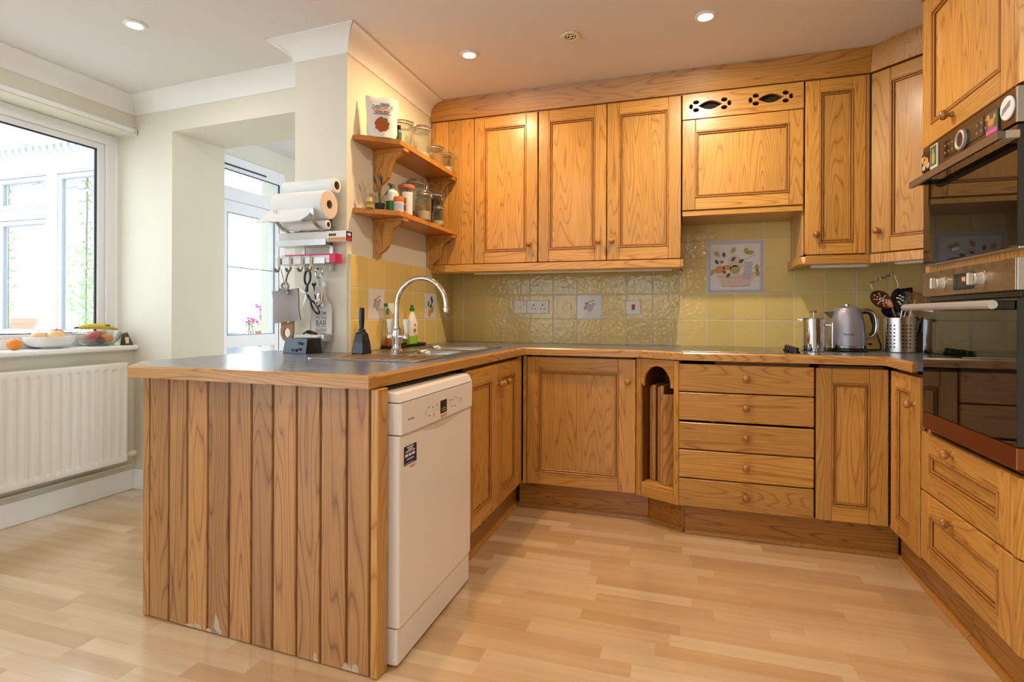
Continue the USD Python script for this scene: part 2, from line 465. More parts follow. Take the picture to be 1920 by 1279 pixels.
emit('lamp_cool', (1.0, 0.95, 0.9), 40.0)
emit('display_glow', (1.0, 0.36, 0.12), 1.2)

# ------------------------------------------------------------------ the room
XW, YW = -3.32, 2.575          # left corner of the dining side
CEIL = 2.445
ANG = -2.98                    # the dining-side wall stands a little off square

# floor: laminate strips, each a piece; the far and hidden rest as one part
fl = structure('floor', label='pale beech laminate floor of short staggered strips')
obj('base', [box(-3.4, 1.7, -3.1, 3.7, -0.12, -0.0042), box(-3.45, -1.7, 2.5, 4.6, -0.12, -0.0042)], 'floor_seam', fl)
strips = []
SW = 0.0685
y, row = -2.9, 0
while y < 3.55:
    x = -3.4 + rng.uniform(-.5, 0)
    while x < 1.5:
        L = rng.uniform(.26, .62)
        x0, x1 = max(x, -3.33), min(x + L, 1.48)
        if x1 - x0 > .02:
            strips.append((x0, x1, y, min(y + SW, 3.49)))
        x += L
    y += SW; row += 1
fwd = (-math.sin(YAW), math.cos(YAW)); rgt = (math.cos(YAW), math.sin(YAW))
def seen(s):
    cx, cy = (s[0] + s[1]) / 2, (s[2] + s[3]) / 2
    if cx > .98 or (cx < -.8 and cy > 2.62) or (-1.86 < cx < -.87 and cy > 1.5) or cy > 3.06:
        return 9e9
    if cx < -1.9 and cy > 1.5 and cx > -2.55 * (cy / 1.95):
        return 9e9
    z = fwd[0] * cx + fwd[1] * cy; xx = rgt[0] * cx + rgt[1] * cy
    if z < 1.45 or abs(xx) > z * .99 + .2:
        return 9e9
    return z / math.sqrt(s[1] - s[0])
strips.sort(key=seen)
def plank(s):
    g = .00015
    return box(s[0] + g, s[1] - g, s[2] + g, s[3] - g, -.004, 0)
for s in strips[:300]:
    obj('plank', plank(s), 'floor_strip', fl)
tag(obj('plank_field', [plank(s) for s in strips[300:]] + [box(-3.4, -1.87, 3.5, 4.4, -.004, 0)], 'floor_strips', fl), kind='stuff')

# ceiling
tag(obj('ceiling', [box(-3.62, 1.7, -3.2, 2.6, CEIL, 2.62), box(-1.86, 1.7, 2.6, 3.7, CEIL, 2.62), box(-3.62, -1.86, 2.6, 2.95, CEIL, 2.62)], 'ceiling_paint'), 'white painted ceiling', kind='structure')
tag(obj('ceiling', box(-3.62, -1.85, 2.95, 4.6, 2.52, 2.62), 'ceiling_paint'), 'white ceiling of the porch beyond the opening', kind='structure')

# walls
tag(obj('wall_left', [box(-3.62, XW, -.2, 2.6, -.1, .875), box(-3.62, XW, -3.0, 2.6, 2.232, CEIL), box(-3.62, XW, -.2, .3, .875, 2.232), box(-3.62, XW, -3.0, -2.7, -.1, 2.232)], 'wall_paint'), 'cream wall under and over the window', kind='structure')
wb = structure('wall_opening', (XW, YW, 0), ANG, 'cream wall with a wide opening to the porch')
obj('pier', box(-.30, .33, 0, .38, -.1, CEIL), 'wall_paint', wb)
obj('lintel', box(.33, 1.50, 0, .38, 2.22, CEIL), 'wall_paint', wb)
tag(obj('wall_nib', prism([(-1.54, 2.25), (-1.54, 3.7), (-1.85, 3.7), (-1.85, 2.266)], -.1, CEIL), 'wall_paint'), 'cream wall end beside the kitchen units', kind='structure')
tag(obj('wall_right', box(1.5, 1.7, -3.2, 3.7, -.1, CEIL), 'wall_paint'), 'cream wall behind the oven tower', kind='structure')
tag(obj('wall_rear', [box(-3.62, -3.0, -3.2, -3.0, -.1, CEIL), box(-1.7, -1.15, -3.2, -3.0, -.1, CEIL), box(-.15, 1.7, -3.2, -3.0, -.1, CEIL), box(-3.0, -1.7, -3.2, -3.0, 2.1, CEIL), box(-1.15, -.15, -3.2, -3.0, 2.1, CEIL), box(-1.15, -.15, -3.2, -3.0, -.1, 1.0)], 'wall_paint'), 'cream wall behind the camera with an unseen patio door and window', kind='structure')
tag(obj('wall_porch', [box(-3.66, -3.42, 2.97, 3.27, -.1, 2.52), box(-3.66, -3.42, 4.04, 4.6, -.1, 2.52), box(-3.66, -3.42, 3.27, 4.04, 2.355, 2.52), box(-3.42, -1.85, 4.4, 4.6, -.1, 2.52)], 'wall_paint'), 'cream porch wall round the glazed door', kind='structure')

# coving
def cove(name, p0, p1, nrm, k0, k1, mat_='coving_paint', H=.092, O=.098):
    prof = [(0, 0), (0, -H), (.006, -H)]
    for k in range(0, 9):
        a = math.radians(90 * k / 8)
        prof.append((O - (O - .008) * math.cos(a), -H + (H - .008) * math.sin(a)))
    prof += [(O, -.006), (O, 0)]
    p0, p1, nrm = map(lambda q: np.array(q, float), (p0, p1, nrm))
    d = (p1 - p0) / np.linalg.norm(p1 - p0)
    V = []
    for P, k, s in ((p0, k0, -1), (p1, k1, 1)):
        for (o, h) in prof:
            q = P + nrm * o + d * s * k * o
            V.append((q[0], q[1], CEIL + h - .0005))
    n = len(prof)
    F = []
    for i in range(n):
        j = (i + 1) % n
        F += [(i, j, n + j), (i, n + j, n + i)]
    from shapely.geometry import Polygon
    vv, ff = trimesh.creation.triangulate_polygon(Polygon(prof), engine='earcut')
    idx = [int(np.argmin(((np.array(prof) - q) ** 2).sum(1))) for q in vv]
    for t in ff:
        a, b, c = (idx[t[0]], idx[t[1]], idx[t[2]])
        F += [(a, b, c), (n + c, n + b, n + a)]
    m = trimesh.Trimesh(np.array(V), np.array(F), process=False); m.fix_normals()
    return tag(obj(name, m, mat_, smooth=35), 'white plaster coving', kind='structure')
ca, sa = math.cos(math.radians(ANG)), math.sin(math.radians(ANG))
# unseen glazed door behind the camera, placed to light the peninsula front
d3 = structure('door_3', label='unseen white glazed door in the window wall behind the camera, placed to light the peninsula')
obj('frame', [box(-3.53, -3.46, -2.7, -.2, 2.16, 2.232, .004), box(-3.53, -3.46, -2.7, -.2, 0, .08, .004)] + [box(-3.53, -3.46, a, a + .07, .08, 2.16, .004) for a in (-2.7, -1.485, -.27)], 'upvc', d3)
obj('pane', box(-3.494, -3.490, -2.63, -1.485, .08, 2.16), 'window_glass', d3)
obj('pane', box(-3.494, -3.490, -1.415, -.27, .08, 2.16), 'window_glass', d3)
cove('trim_1', (XW, -3.0, 0), (XW, YW - .002, 0), (1, 0, 0), 0, -1)
cove('trim_2', (XW + .002, YW, 0), (-1.85, YW + (XW + 1.85) * .052, 0), (-.052, -1, 0), -1, -1)
cove('trim_3', (-1.85, YW - .078, 0), (-1.85, 2.266, 0), (-1, 0, 0), -1, 1)
cove('trim_4', (-1.85, 2.266, 0), (-1.54, 2.25, 0), (0, -1, 0), 1, 1)
cove('trim_5', (-1.54, 2.25, 0), (-1.54, 3.15, 0), (1, 0, 0), 1, 0)

# skirting boards
tag(obj('baseboard_left', box(XW, XW + .018, -.2, YW - .002, 0, .125, .004), 'white_paint'), 'white skirting under the radiator', kind='structure')
bb = structure('baseboard_opening', (XW, YW, 0), ANG, 'white skirting on the pier')
obj('board', box(.02, .33, -.018, 0, 0, .125, .004), 'white_paint', bb)

# window 1: wide white plastic window over the radiator
w1 = structure('window_1', label='white plastic window with a wide fixed pane and a deep sill')
fx0, fx1 = -3.53, -3.46
obj('frame', [box(fx0, fx1, .3, 2.56, 2.165, 2.232, .004), box(fx0, fx1, .3, 2.56, .905, .96, .004), box(fx0, fx1, 2.50, 2.56, .955, 2.17, .004), box(fx0, fx1, .3, .36, .955, 2.17, .004), box(fx0, fx1, 1.30, 1.37, .955, 2.17, .004)], 'upvc', w1)
for a, b in ((1.37, 2.50), (.36, 1.30)):
    obj('bead', frame_rect(0, 1, 0, 1, .03, 0, .02)[0:0] + [box(-3.50, -3.475, a, b, 2.13, 2.166, .004), box(-3.50, -3.475, a, b, .958, .985, .004), box(-3.50, -3.475, b - .042, b + .002, .98, 2.135, .004), box(-3.50, -3.475, a - .002, a + .042, .98, 2.135, .004)], 'upvc', w1)
    obj('gasket', [box(-3.496, -3.486, a + .04, b - .04, 2.122, 2.134), box(-3.496, -3.486, a + .04, b - .04, .983, .990), box(-3.496, -3.486, b - .052, b - .040, .985, 2.13), box(-3.496, -3.486, a + .04, a + .052, .985, 2.13)], 'gasket', w1)
    obj('pane', box(-3.494, -3.490, a + .045, b - .045, .985, 2.13), 'window_glass', w1)
obj('sill', box(-3.47, -3.275, .25, 2.575, .876, .906, .008), 'white_paint', w1, 30)

# door 1: glazed white door in the porch
d1 = structure('door_1', label='white plastic half glazed porch door with a top light')
def ybox(x0, x1, a, b, z0, z1, bv=.004):
    return box(x0, x1, a, b, z0, z1, bv)
obj('frame', [ybox(-3.47, -3.40, 3.96, 4.035, 0, 2.35), ybox(-3.47, -3.40, 3.275, 3.335, 0, 2.35), ybox(-3.47, -3.40, 3.33, 3.965, 2.235, 2.35), ybox(-3.47, -3.40, 3.33, 3.965, 2.0, 2.105)], 'upvc', d1)
obj('vent', box(-3.40, -3.392, 3.33, 3.80, 2.268, 2.278), 'gasket', d1)
obj('sash', [ybox(-3.46, -3.395, 3.34, 3.39, .02, 1.995), ybox(-3.46, -3.395, 3.905, 3.955, .02, 1.995), ybox(-3.46, -3.395, 3.385, 3.91, 1.90, 1.995), ybox(-3.46, -3.395, 3.385, 3.91, .835, .935), ybox(-3.46, -3.395, 3.385, 3.91, .02, .14)], 'upvc', d1)
for q_ in (box(-3.41, -3.394, 3.901, 3.9055, .93, 1.90), box(-3.41, -3.394, 3.389, 3.393, .93, 1.90), box(-3.41, -3.394, 3.39, 3.905, 1.8965, 1.9005), box(-3.41, -3.394, 3.39, 3.905, .9345, .938)):
    obj('gasket', q_, 'grey_gasket', d1)
for q_ in (box(-3.41, -3.396, 3.33, 3.965, 2.231, 2.2355), box(-3.41, -3.396, 3.958, 3.963, 2.10, 2.235), box(-3.41, -3.396, 3.9555, 3.9595, .02, 1.995)):
    obj('gasket', q_, 'gasket', d1)
obj('pane', box(-3.43, -3.426, 3.385, 3.91, .93, 1.905), 'window_glass', d1)
obj('pane', box(-3.43, -3.426, 3.335, 3.96, 2.10, 2.24), 'window_glass', d1)
obj('pane', box(-3.43, -3.426, 3.385, 3.91, .135, .84), 'window_glass', d1)
obj('bar', box(-3.435, -3.421, 3.385, 3.91, 1.474, 1.48), 'grey_ink', d1)
obj('catch', [box(-3.395, -3.380, 3.965, 3.985, 1.30, 1.33, .003), tube([(-3.385, 3.975, 1.315), (-3.36, 3.975, 1.315), (-3.35, 3.985, 1.315)], .004)], 'steel', d1)

# out of view, placed for daylight on the kitchen: patio door frame and glass
d2 = structure('door_2', label='unseen white patio door behind the camera, placed to light the room')
obj('frame', [box(-3.0, -1.7, -3.13, -3.07, 2.03, 2.1, .004), box(-3.0, -1.7, -3.13, -3.07, 0, .08, .004)] + [box(a, a + .07, -3.13, -3.07, .08, 2.03, .004) for a in (-3.0, -2.385, -1.77)], 'upvc', d2)
obj('pane', box(-2.93, -2.385, -3.102, -3.098, .08, 2.03), 'window_glass', d2)
obj('pane', box(-2.315, -1.77, -3.102, -3.098, .08, 2.03), 'window_glass', d2)
w2 = structure('window_2', label='unseen white window behind the camera, placed to light the room and the tiles')  # out of view, lights the room and reflects in the tiles
obj('frame', frame_rect(-1.15, -.15, 1.0, 2.1, .06, -3.13, -3.07, .004), 'upvc', w2)
obj('pane', box(-1.09, -.21, -3.102, -3.098, 1.06, 2.04), 'window_glass', w2)

# back wall: plaster, grout bed and tiles
wk = structure('wall_back', label='back wall tiled in glossy yellow beige above the worktop')
obj('plaster', box(-1.54, 1.5, 3.505, 3.7, -.1, CEIL), 'wall_paint', wk)
obj('grout', [box(-1.538, 1.498, 3.4918, 3.506, .90, 1.70)], 'grout', wk)
PIT = .158
def tile_mesh(x0, x1, z0, z1, seed):
    r = random.Random(seed)
    g = .0016
    m = box(x0 + g, x1 - g, 3.490, 3.4985, z0 + g, z1 - g, .0026)
    c = np.array([(x0 + x1) / 2, 3.4985, (z0 + z1) / 2])
    m.apply_translation(-c)
    m.apply_transform(trimesh.transformations.euler_matrix(r.uniform(-.004, .004), 0, r.uniform(-.004, .004)))
    m.apply_translation(c)
    return m
def print_grapes(c, s, parent, put=lambda m: m):
    r = random.Random(5)
    y = c[1]
    gr = [disc((c[0] + s * (.02 + .075 * a * (1 - b / 9)), y - .00002 * (b * 5 + a), c[2] + s * (.10 - .055 * b)), s * .033, s * .033) for b in range(6) for a in (-2, -1, 0, 1, 2) if abs(a) + b < 7]
    obj('printed_grapes', [put(m) for m in gr], 'print_lilac', parent)
    obj('printed_leaves', [put(leaf((c[0] - s * .16, y - .0002, c[2] - s * .03), s * .22, s * .12, 70)), put(leaf((c[0] + s * .18, y - .0002, c[2] + s * .12), s * .16, s * .1, -40)), put(leaf((c[0] - s * .1, y - .0002, c[2] + s * .13), s * .18, s * .1, 15))], 'print_olive', parent)
    obj('printed_stem', put(tube([(c[0] - s * .2, y - .0005, c[2] + s * .12), (c[0], y - .0005, c[2] + s * .2), (c[0] + s * .2, y - .0005, c[2] + s * .28)], s * .012, 6)), 'print_brown', parent)
X0 = -.0255
rows = [(.905, 1.077), (1.077, 1.235), (1.235, 1.393), (1.393, 1.551), (1.551, 1.695)]
for ri, (z0, z1) in enumerate(rows):
    for k in range(-10, 10):
        x0, x1 = X0 + k * PIT, X0 + (k + 1) * PIT
        x0, x1 = max(x0, -1.532), min(x1, 1.495)
        if x1 - x0 < .02 or (ri >= 3 and not (-2 <= k <= 4)):
            continue
        if ri in (2, 3) and k in (1, 2):
            continue
        if ri == 1 and k == -4:
            t = obj('tile', tile_mesh(x0, x1, z0, z1, 1), 'tile_white', wk)
            tag(t, 'white tile printed with a bunch of grapes')
            print_grapes(((x0 + x1) / 2, 3.4895, (z0 + z1) / 2), .158, t)
            continue
        obj('tile', tile_mesh(x0, x1, z0, z1, ri * 40 + k), 'tile_glaze', wk)
# the big fruit-basket tile over the hob
mx0, mx1, mz0, mz1 = X0 + PIT, X0 + 3 * PIT, 1.235, 1.551
mt = tag(obj('mural_tile', box(mx0 + .002, mx1 - .002, 3.489, 3.4985, mz0 + .002, mz1 - .002, .003), 'tile_white', wk), 'large white tile painted with a basket of fruit')
mc = ((mx0 + mx1) / 2, 3.4887, (mz0 + mz1) / 2)
def mp(u, v):   # picture fractions of the tile, 0..1 from the top left
    return (mx0 + .004 + u * (mx1 - mx0 - .008), 3.4887, mz1 - .004 - v * (mz1 - mz0 - .008))
obj('printed_border', frame_rect(mx0 + .006, mx1 - .006, mz0 + .006, mz1 - .006, .012, 3.4880, 3.4889, .0002) , 'print_blue', mt)
obj('printed_dashes', [disc(mp(.045 + .91 * k / 22, e), .004, .006) for k in range(23) for e in (.045, .955)] + [disc(mp(e, .045 + .91 * k / 22), .006, .004) for k in range(23) for e in (.045, .955)], 'print_lilac', mt)
bk = [mp(.15, .66), mp(.9, .60), mp(.80, .80), mp(.74, .88), mp(.26, .88), mp(.22, .78)]
obj('printed_basket', prism_xz([(p[0], p[2]) for p in bk], 3.4882, 3.4888), 'print_peach', mt)
obj('printed_basket_foot', [tube([mp(.25, .86), mp(.5, .885), mp(.78, .855)], .0012, 6), tube([mp(.16, .67), mp(.5, .72), mp(.88, .62)], .001, 6)] + [tube([mp(.25 + .06 * k, .72), mp(.28 + .055 * k, .85)], .0007, 5) for k in range(9)], 'print_brown', mt)
obj('printed_apple', [disc(mp(.49, .38), .036, .036), disc(mp(.60, .47), .018, .018, .0003)], 'print_peach', mt)
obj('printed_oranges', [disc(mp(.22, .55), .03, .022, rot=25), disc(mp(.36, .51), .024, .016)], 'print_orange', mt)
obj('printed_pear', disc(mp(.50, .55), .03, .026), 'print_olive', mt)
obj('printed_cherries', [disc(mp(.265, .40), .009, .009), disc(mp(.31, .60), .011, .011)], 'print_red', mt)
_r = random.Random(3)
obj('printed_grapes', [disc(mp(.735 + .036 * (k % 4 - 1.5) + .018 * (k // 4 % 2) - .004 * (k // 4), .42 + .034 * (k // 4)), .0052, .0052, .0003 + .00002 * k) for k in range(40)], 'print_lilac', mt)
obj('printed_dark_leaves', [leaf(mp(*q), .036, .02, a, .0006) for q, a in (((.30, .26), 100), ((.17, .40), 130), ((.47, .35), 50), ((.61, .39), 40), ((.38, .66), 55))], 'print_dark_green', mt)
obj('printed_pale_leaves', [leaf(mp(*q), .045, .026, a, .0006) for q, a in (((.17, .24), 130), ((.47, .18), 60), ((.70, .20), 100), ((.78, .23), 20), ((.89, .52), 90), ((.90, .63), 100), ((.09, .60), 60))], 'print_olive', mt)
obj('printed_twig', [tube([mp(.66, .37), mp(.86, .27)], .001, 5), tube([mp(.24, .44), mp(.22, .26)], .0007, 5)], 'print_brown', mt)

# kitchen-side face of the wall end: tiles
wn = structure('wall_side', label='tiled side wall behind the sink')
obj('grout', box(-1.5402, -1.5268, 2.262, 3.4915, .90, 1.393), 'grout', wn)
def side_tile(y0, y1, z0, z1, seed):
    r = random.Random(seed); g = .0016
    m = box(-1.5335, -1.525, y0 + g, y1 - g, z0 + g, z1 - g, .0026)
    c = m.bounds.mean(0); m.apply_translation(-c)
    m.apply_transform(trimesh.transformations.euler_matrix(0, r.uniform(-.004, .004), r.uniform(-.004, .004)))
    m.apply_translation(c)
    return m
def to_side(m):   # picture drawn facing -y turned to face +x
    v = m.vertices.copy()
    m = m.copy(); m.vertices = np.stack([-v[:, 1], v[:, 0], v[:, 2]], 1)
    return m
for ri, (z0, z1) in enumerate(rows[:3]):
    for k in range(8):
        y0, y1 = 2.262 + k * PIT, min(2.262 + (k + 1) * PIT, 3.489)
        if ri == 1 and k in (1, 5):
            t = tag(obj('tile', side_tile(y0, y1, z0, z1, 3), 'tile_white', wn), 'white tile printed with grapes' if k == 1 else 'white tile printed with pears and leaves')
            c = ((y0 + y1) / 2, 1.5246, (z0 + z1) / 2)
            if k == 1:
                print_grapes(c, .158, t, to_side)
            else:
                obj('printed_leaves', [to_side(leaf((c[0] + dx, c[1], c[2] + dz), .04, .022, a)) for dx, dz, a in ((.01, .05, 50), (-.03, .015, 80), (.0, .0, 30), (.02, .03, 60))], 'print_dark_green', t)
                obj('printed_pears', [to_side(disc((c[0] + dx, c[1], c[2] + dz), .02, .024)) for dx, dz in ((.02, -.02), (-.015, -.045))], 'print_orange', t)
            continue
        obj('tile', side_tile(y0, y1, z0, z1, 500 + ri * 20 + k), 'tile_glaze', wn)
# ------------------------------------------------------------------ joinery
def knob_mesh(x, z, y=0.0, r=.0175):
    pr = [(0, 0), (.011, 0), (.0085, .004), (.0075, .010), (.010, .014), (r * .85, .018), (r, .024), (r * .95, .031), (r * .7, .037), (r * .3, .0395), (0, .040)]
    m = lathe(pr, 24, (0, 0, 0), '-y')
    m.apply_translation((x, y, z))
    return m

def panel_front(parent, name, x0, x1, z0, z1, knob=None, sw=.062, rw=.062, y=0.0, grain='v', label=None, field=None):
    "framed door or drawer front; field: the moulding's outer rectangle"
    fx0, fx1, fz0, fz1 = field or (x0 + sw, x1 - sw, z0 + rw, z1 - rw)
    d = obj(name, box(fx0 + .014, fx1 - .014, y + .009, y + .021, fz0 + .014, fz1 - .014), 'wood_' + grain, parent)
    if label:
        tag(d, label)
    b = .0028
    obj('stile', box(x0, fx0 + .004, y, y + .022, z0, z1, b), 'wood_v', d)
    obj('stile', box(fx1 - .004, x1, y, y + .022, z0, z1, b), 'wood_v', d)
    obj('rail', box(fx0 + .0045, fx1 - .0045, y + .0003, y + .022, z0, fz0 + .004, b), 'wood_h', d)
    obj('rail', box(fx0 + .0045, fx1 - .0045, y + .0003, y + .022, fz1 - .004, z1, b), 'wood_h', d)
    obj('groove', frame_rect(fx0, fx1, fz0, fz1, .022, y + .0045, y + .0205, .0005), 'groove', d)
    obj('moulding', frame_rect(fx0 + .003, fx1 - .003, fz0 + .003, fz1 - .003, .0085, y - .0035, y + .012, .002)
        + frame_rect(fx0 + .0145, fx1 - .0145, fz0 + .0145, fz1 - .0145, .0065, y + .0005, y + .012, .002), 'bead', d)
    if knob:
        obj('knob', knob_mesh(knob[0], knob[1], y), 'knob_wood', d, 40)
    return d

def carcass(parent, x0, x1, z0, z1, depth, front=.0235, t=.016):
    return obj('carcass', [box(x0, x0 + t, front, depth, z0, z1), box(x1 - t, x1, front, depth, z0, z1), box(x0, x1, front, depth, z1 - t, z1), box(x0, x1, front, depth, z0, z0 + t), box(x0, x1, depth - .008, depth, z0, z1)], 'carcass', parent)

# --- wall cabinets, door plane y = 3.15
YD, ZB, ZT = 3.15, 1.418, 2.322
t = thing('infill_panel', 'strip of upright tongued boards between side wall and first wall cupboard', 'panel', (-1.536, YD, ZB))
for a, b in ((.002, .024), (.025, .116), (.117, .206), (.207, .292)):
    obj('board', box(a, b, .002, .020, 0, ZT - ZB - .003, .0025), 'wood_v', t)
obj('backing', box(.002, .292, .0205, .030, 0, ZT - ZB - .003), 'dark_gap', t)

t = thing('wall_cupboard', 'single door wooden wall cupboard nearest the open shelves, knob on its right', 'cupboard', (-1.241, YD, ZB))
carcass(t, .001, .406, 0, ZT - ZB - .002, .335)
panel_front(t, 'door', .002, .405, .002, ZT - ZB - .004, (.358, .108), field=(.062, .339, .068, .838))
t = thing('wall_cupboard', 'double door wooden wall cupboard with meeting knobs beside the cooker hood', 'cupboard', (-.831, YD, ZB))
carcass(t, .001, .815, 0, ZT - ZB - .002, .335)
panel_front(t, 'door', .002, .4045, .002, ZT - ZB - .004, (.360, .108), field=(.062, .342, .068, .838))
panel_front(t, 'door', .409, .8145, .002, ZT - ZB - .004, (.439, .107), field=(.474, .752, .068, .838))

# hood unit
t = thing('cooker_hood_cupboard', 'wooden hood housing over the hob with pierced vent rail and wide flap', 'cupboard', (-.0125, YD, 1.65))
from shapely.geometry import Polygon, Point, box as _sbox
def sbox(x0, x1, z0, z1):
    return _sbox(x0, z0, x1, z1)
from shapely import affinity
vent = sbox(.003, .603, .532, .668)
holes = []
for cx, cz in ((.146, .600), (.447, .602)):
    el = Point(0, 0).buffer(1, 24)
    lens = Polygon([(cx - .062 + .124 * k / 12, cz + .024 * math.sin(math.pi * k / 12)) for k in range(13)] + [(cx + .062 - .124 * k / 12, cz - .024 * math.sin(math.pi * k / 12)) for k in range(1, 12)])
    holes.append(lens)
    for sx in (-1, 1):
        for dx, dz, ax, az in ((.072, .021, .016, .011), (.072, -.021, .016, .011), (.098, 0, .010, .014)):
            holes.append(affinity.translate(affinity.scale(el, ax, az), cx + sx * dx, cz + dz))
for h in holes:
    vent = vent.difference(h)
obj('vent_rail', prism_xz(vent, .0, .020), 'wood_h', t)
obj('vent_void', box(.003, .603, .030, .036, .53, .668), 'dark_gap', t)  # near-black sheet standing in for the shade behind the holes
panel_front(t, 'flap', .003, .603, .032, .528, None, field=(.067, .541, .094, .466))
obj('lower_rail', box(.003, .603, .008, .32, 0, .030, .002), 'wood_h', t)
obj('carcass', [box(.003, .02, .0235, .33, .03, .668), box(.586, .603, .0235, .33, .03, .668), box(.003, .603, .06, .33, .65, .668)], 'carcass', t)

t = thing('wall_cupboard', 'narrow single door wooden wall cupboard right of the cooker hood', 'cupboard', (.594, YD, ZB))
carcass(t, .004, .279, 0, ZT - ZB - .002, .335)
obj('side_panel', box(-.0065, .003, .0235, .335, 0, ZT - ZB - .002, .001), 'pine_v', t)
panel_front(t, 'door', .006, .279, .002, ZT - ZB - .004, (.052, .103), field=(.068, .227, .058, .842))
obj('corner_post', box(.2805, .296, .003, .030, -.003, ZT - ZB - .002, .002), 'bead', t)

t = thing('corner_wall_cupboard', 'diagonal corner wall cupboard beside the oven tower', 'cupboard', (.893, YD + .004, ZB), -45)
panel_front(t, 'door', .004, .40, .002, ZT - ZB - .004, (.042, .108), field=(.088, .34, .068, .842))
obj('carcass', prism([(.004, .024), (.40, .024), (.40, .05), (.20, .235), (.03, .06)], 0, ZT - ZB - .002), 'carcass', t)

# cornice: sprung board, scribed to the coving at the left
def cornice_mesh(p0, p1, out, z0, z1, proj, k0=0, k1=0):
    prof = [(0, z0), (0, z0 + .010), (-.004, z0 + .014)] + [(proj * (k / 6.0) ** 1.5 * -1 if False else -(.004 + (proj - .004) * (k / 6.0)), z0 + .014 + (z1 - z0 - .014) * (k / 6.0)) for k in range(1, 7)] + [(.04, z1), (.04, z0)]
    p0, p1 = np.array(p0, float), np.array(p1, float)
    d = (p1 - p0) / np.linalg.norm(p1 - p0)
    n = np.array([-d[1], d[0]]) * (1 if out > 0 else -1)   # towards the wall
    V = []
    for P, k, s in ((p0, k0, -1), (p1, k1, 1)):
        for o, z in prof:
            q = P + n * o + d * s * k * (-o)
            V.append((q[0], q[1], z))
    m = trimesh.convex.convex_hull(np.array(V))
    return m
t = thing('cornice', 'sloping wooden cornice board running over all the wall cupboards to the ceiling', 'cornice')
zc0, zc1 = 2.325, CEIL - .001
left = [(-1.536, zc0), (-1.534, zc0 + .035), (-1.520, zc0 + .070), (-1.490, zc0 + .100), (-1.452, zc1), ]
cm = []
V = []
for x, z in left + [(.888, zc1), (.888, zc0)]:
    o = -.004 - .033 * (z - zc0) / (zc1 - zc0)
    if x > .8:
        o2 = o
        V += [(x + (-o) * .0, YD + o, z), (x, YD + .03, z)]
    else:
        V += [(x, YD + o, z), (x, YD + .03, z)]
obj('cornice_length', hull(V), 'cornice_h', t)
V = []
dd = math.sqrt(.5)
for z in (zc0, zc1):
    o = .004 + .033 * (z - zc0) / (zc1 - zc0)
    for l in (.0, .40):
        px, py = .8895 + l * dd, YD - l * dd
        s = .0 if l else 0
        V += [(px - o * dd, py - o * dd + (.0 if l else 0), z), (px + .03 * dd, py + .03 * dd, z)]
    V[-4] = (.8895, YD - o, z)
obj('cornice_length', hull(V), 'cornice_h', t)
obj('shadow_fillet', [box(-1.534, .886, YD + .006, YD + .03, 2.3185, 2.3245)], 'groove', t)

# light pelmets under the wall cupboards
t = thing('pelmet', 'wooden pelmet moulding under the left wall cupboards', 'pelmet')
obj('pelmet_length', hull([(-1.52, YD - .004, 1.362), (-1.52, YD - .012, 1.372), (-1.534, YD - .012, 1.414), (-.018, YD - .012, 1.414), (-.018, YD - .012, 1.372), (-.018, YD - .004, 1.362), (-1.53, YD + .02, 1.414), (-1.52, YD + .02, 1.362), (-.018, YD + .02, 1.414), (-.018, YD + .02, 1.362)]), 'wood_h', t)
obj('pelmet_end', box(-.018, -.004, YD - .004, YD + .33, 1.372, 1.4135, .002), 'pine_v', t)
obj('end_clip', tube(spline([(-.020, YD + .03, 1.366), (-.010, YD + .02, 1.350), (-.016, YD + .012, 1.344), (-.03, YD + .02, 1.35)], 5), .004), 'steel', t)
t = thing('pelmet', 'wooden pelmet moulding under the narrow cupboard and the corner cupboard', 'pelmet')
obj('pelmet_return', hull([(.572, 3.49, 1.364), (.572, 3.49, 1.411), (.582, 3.49, 1.411), (.582, 3.49, 1.364), (.572, YD + .055, 1.372), (.572, YD + .055, 1.411), (.589, YD - .006, 1.372), (.583, YD + .02, 1.411), (.62, YD + .0, 1.364), (.62, YD + .0, 1.411)]), 'wood_h', t)
obj('pelmet_length', box(.600, .892, YD - .010, YD + .012, 1.366, 1.4135, .004), 'wood_h', t)
m = box(0, .40, -.010, .012, -.052, -.0045, .004)
obj('pelmet_length', move(m, (.895, YD + .002, ZB), -45), 'pine_v', t)

# under-cupboard strip lights (unlit)
def strip_light(label, loc, L, rz):
    t = thing('strip_light', label, 'light', loc, rz)
    obj('body', box(0, L, -.02, .02, -.024, 0, .004), 'white_plastic', t)
    obj('end_cap', box(-.006, 0, -.019, .019, -.023, 0, .002), 'white_plastic', t)
    obj('end_cap', box(L, L + .006, -.019, .019, -.023, 0, .002), 'white_plastic', t)
    return t
strip_light('long thin white strip light under the left wall cupboards', (-1.25, YD + .05, 1.380), 1.18, 0)
strip_light('short white strip light under the narrow wall cupboard', (.64, YD + .05, 1.378), .25, 0)
strip_light('white strip light under the diagonal corner cupboard', (1.0, YD - .04, 1.380), .2, -45)

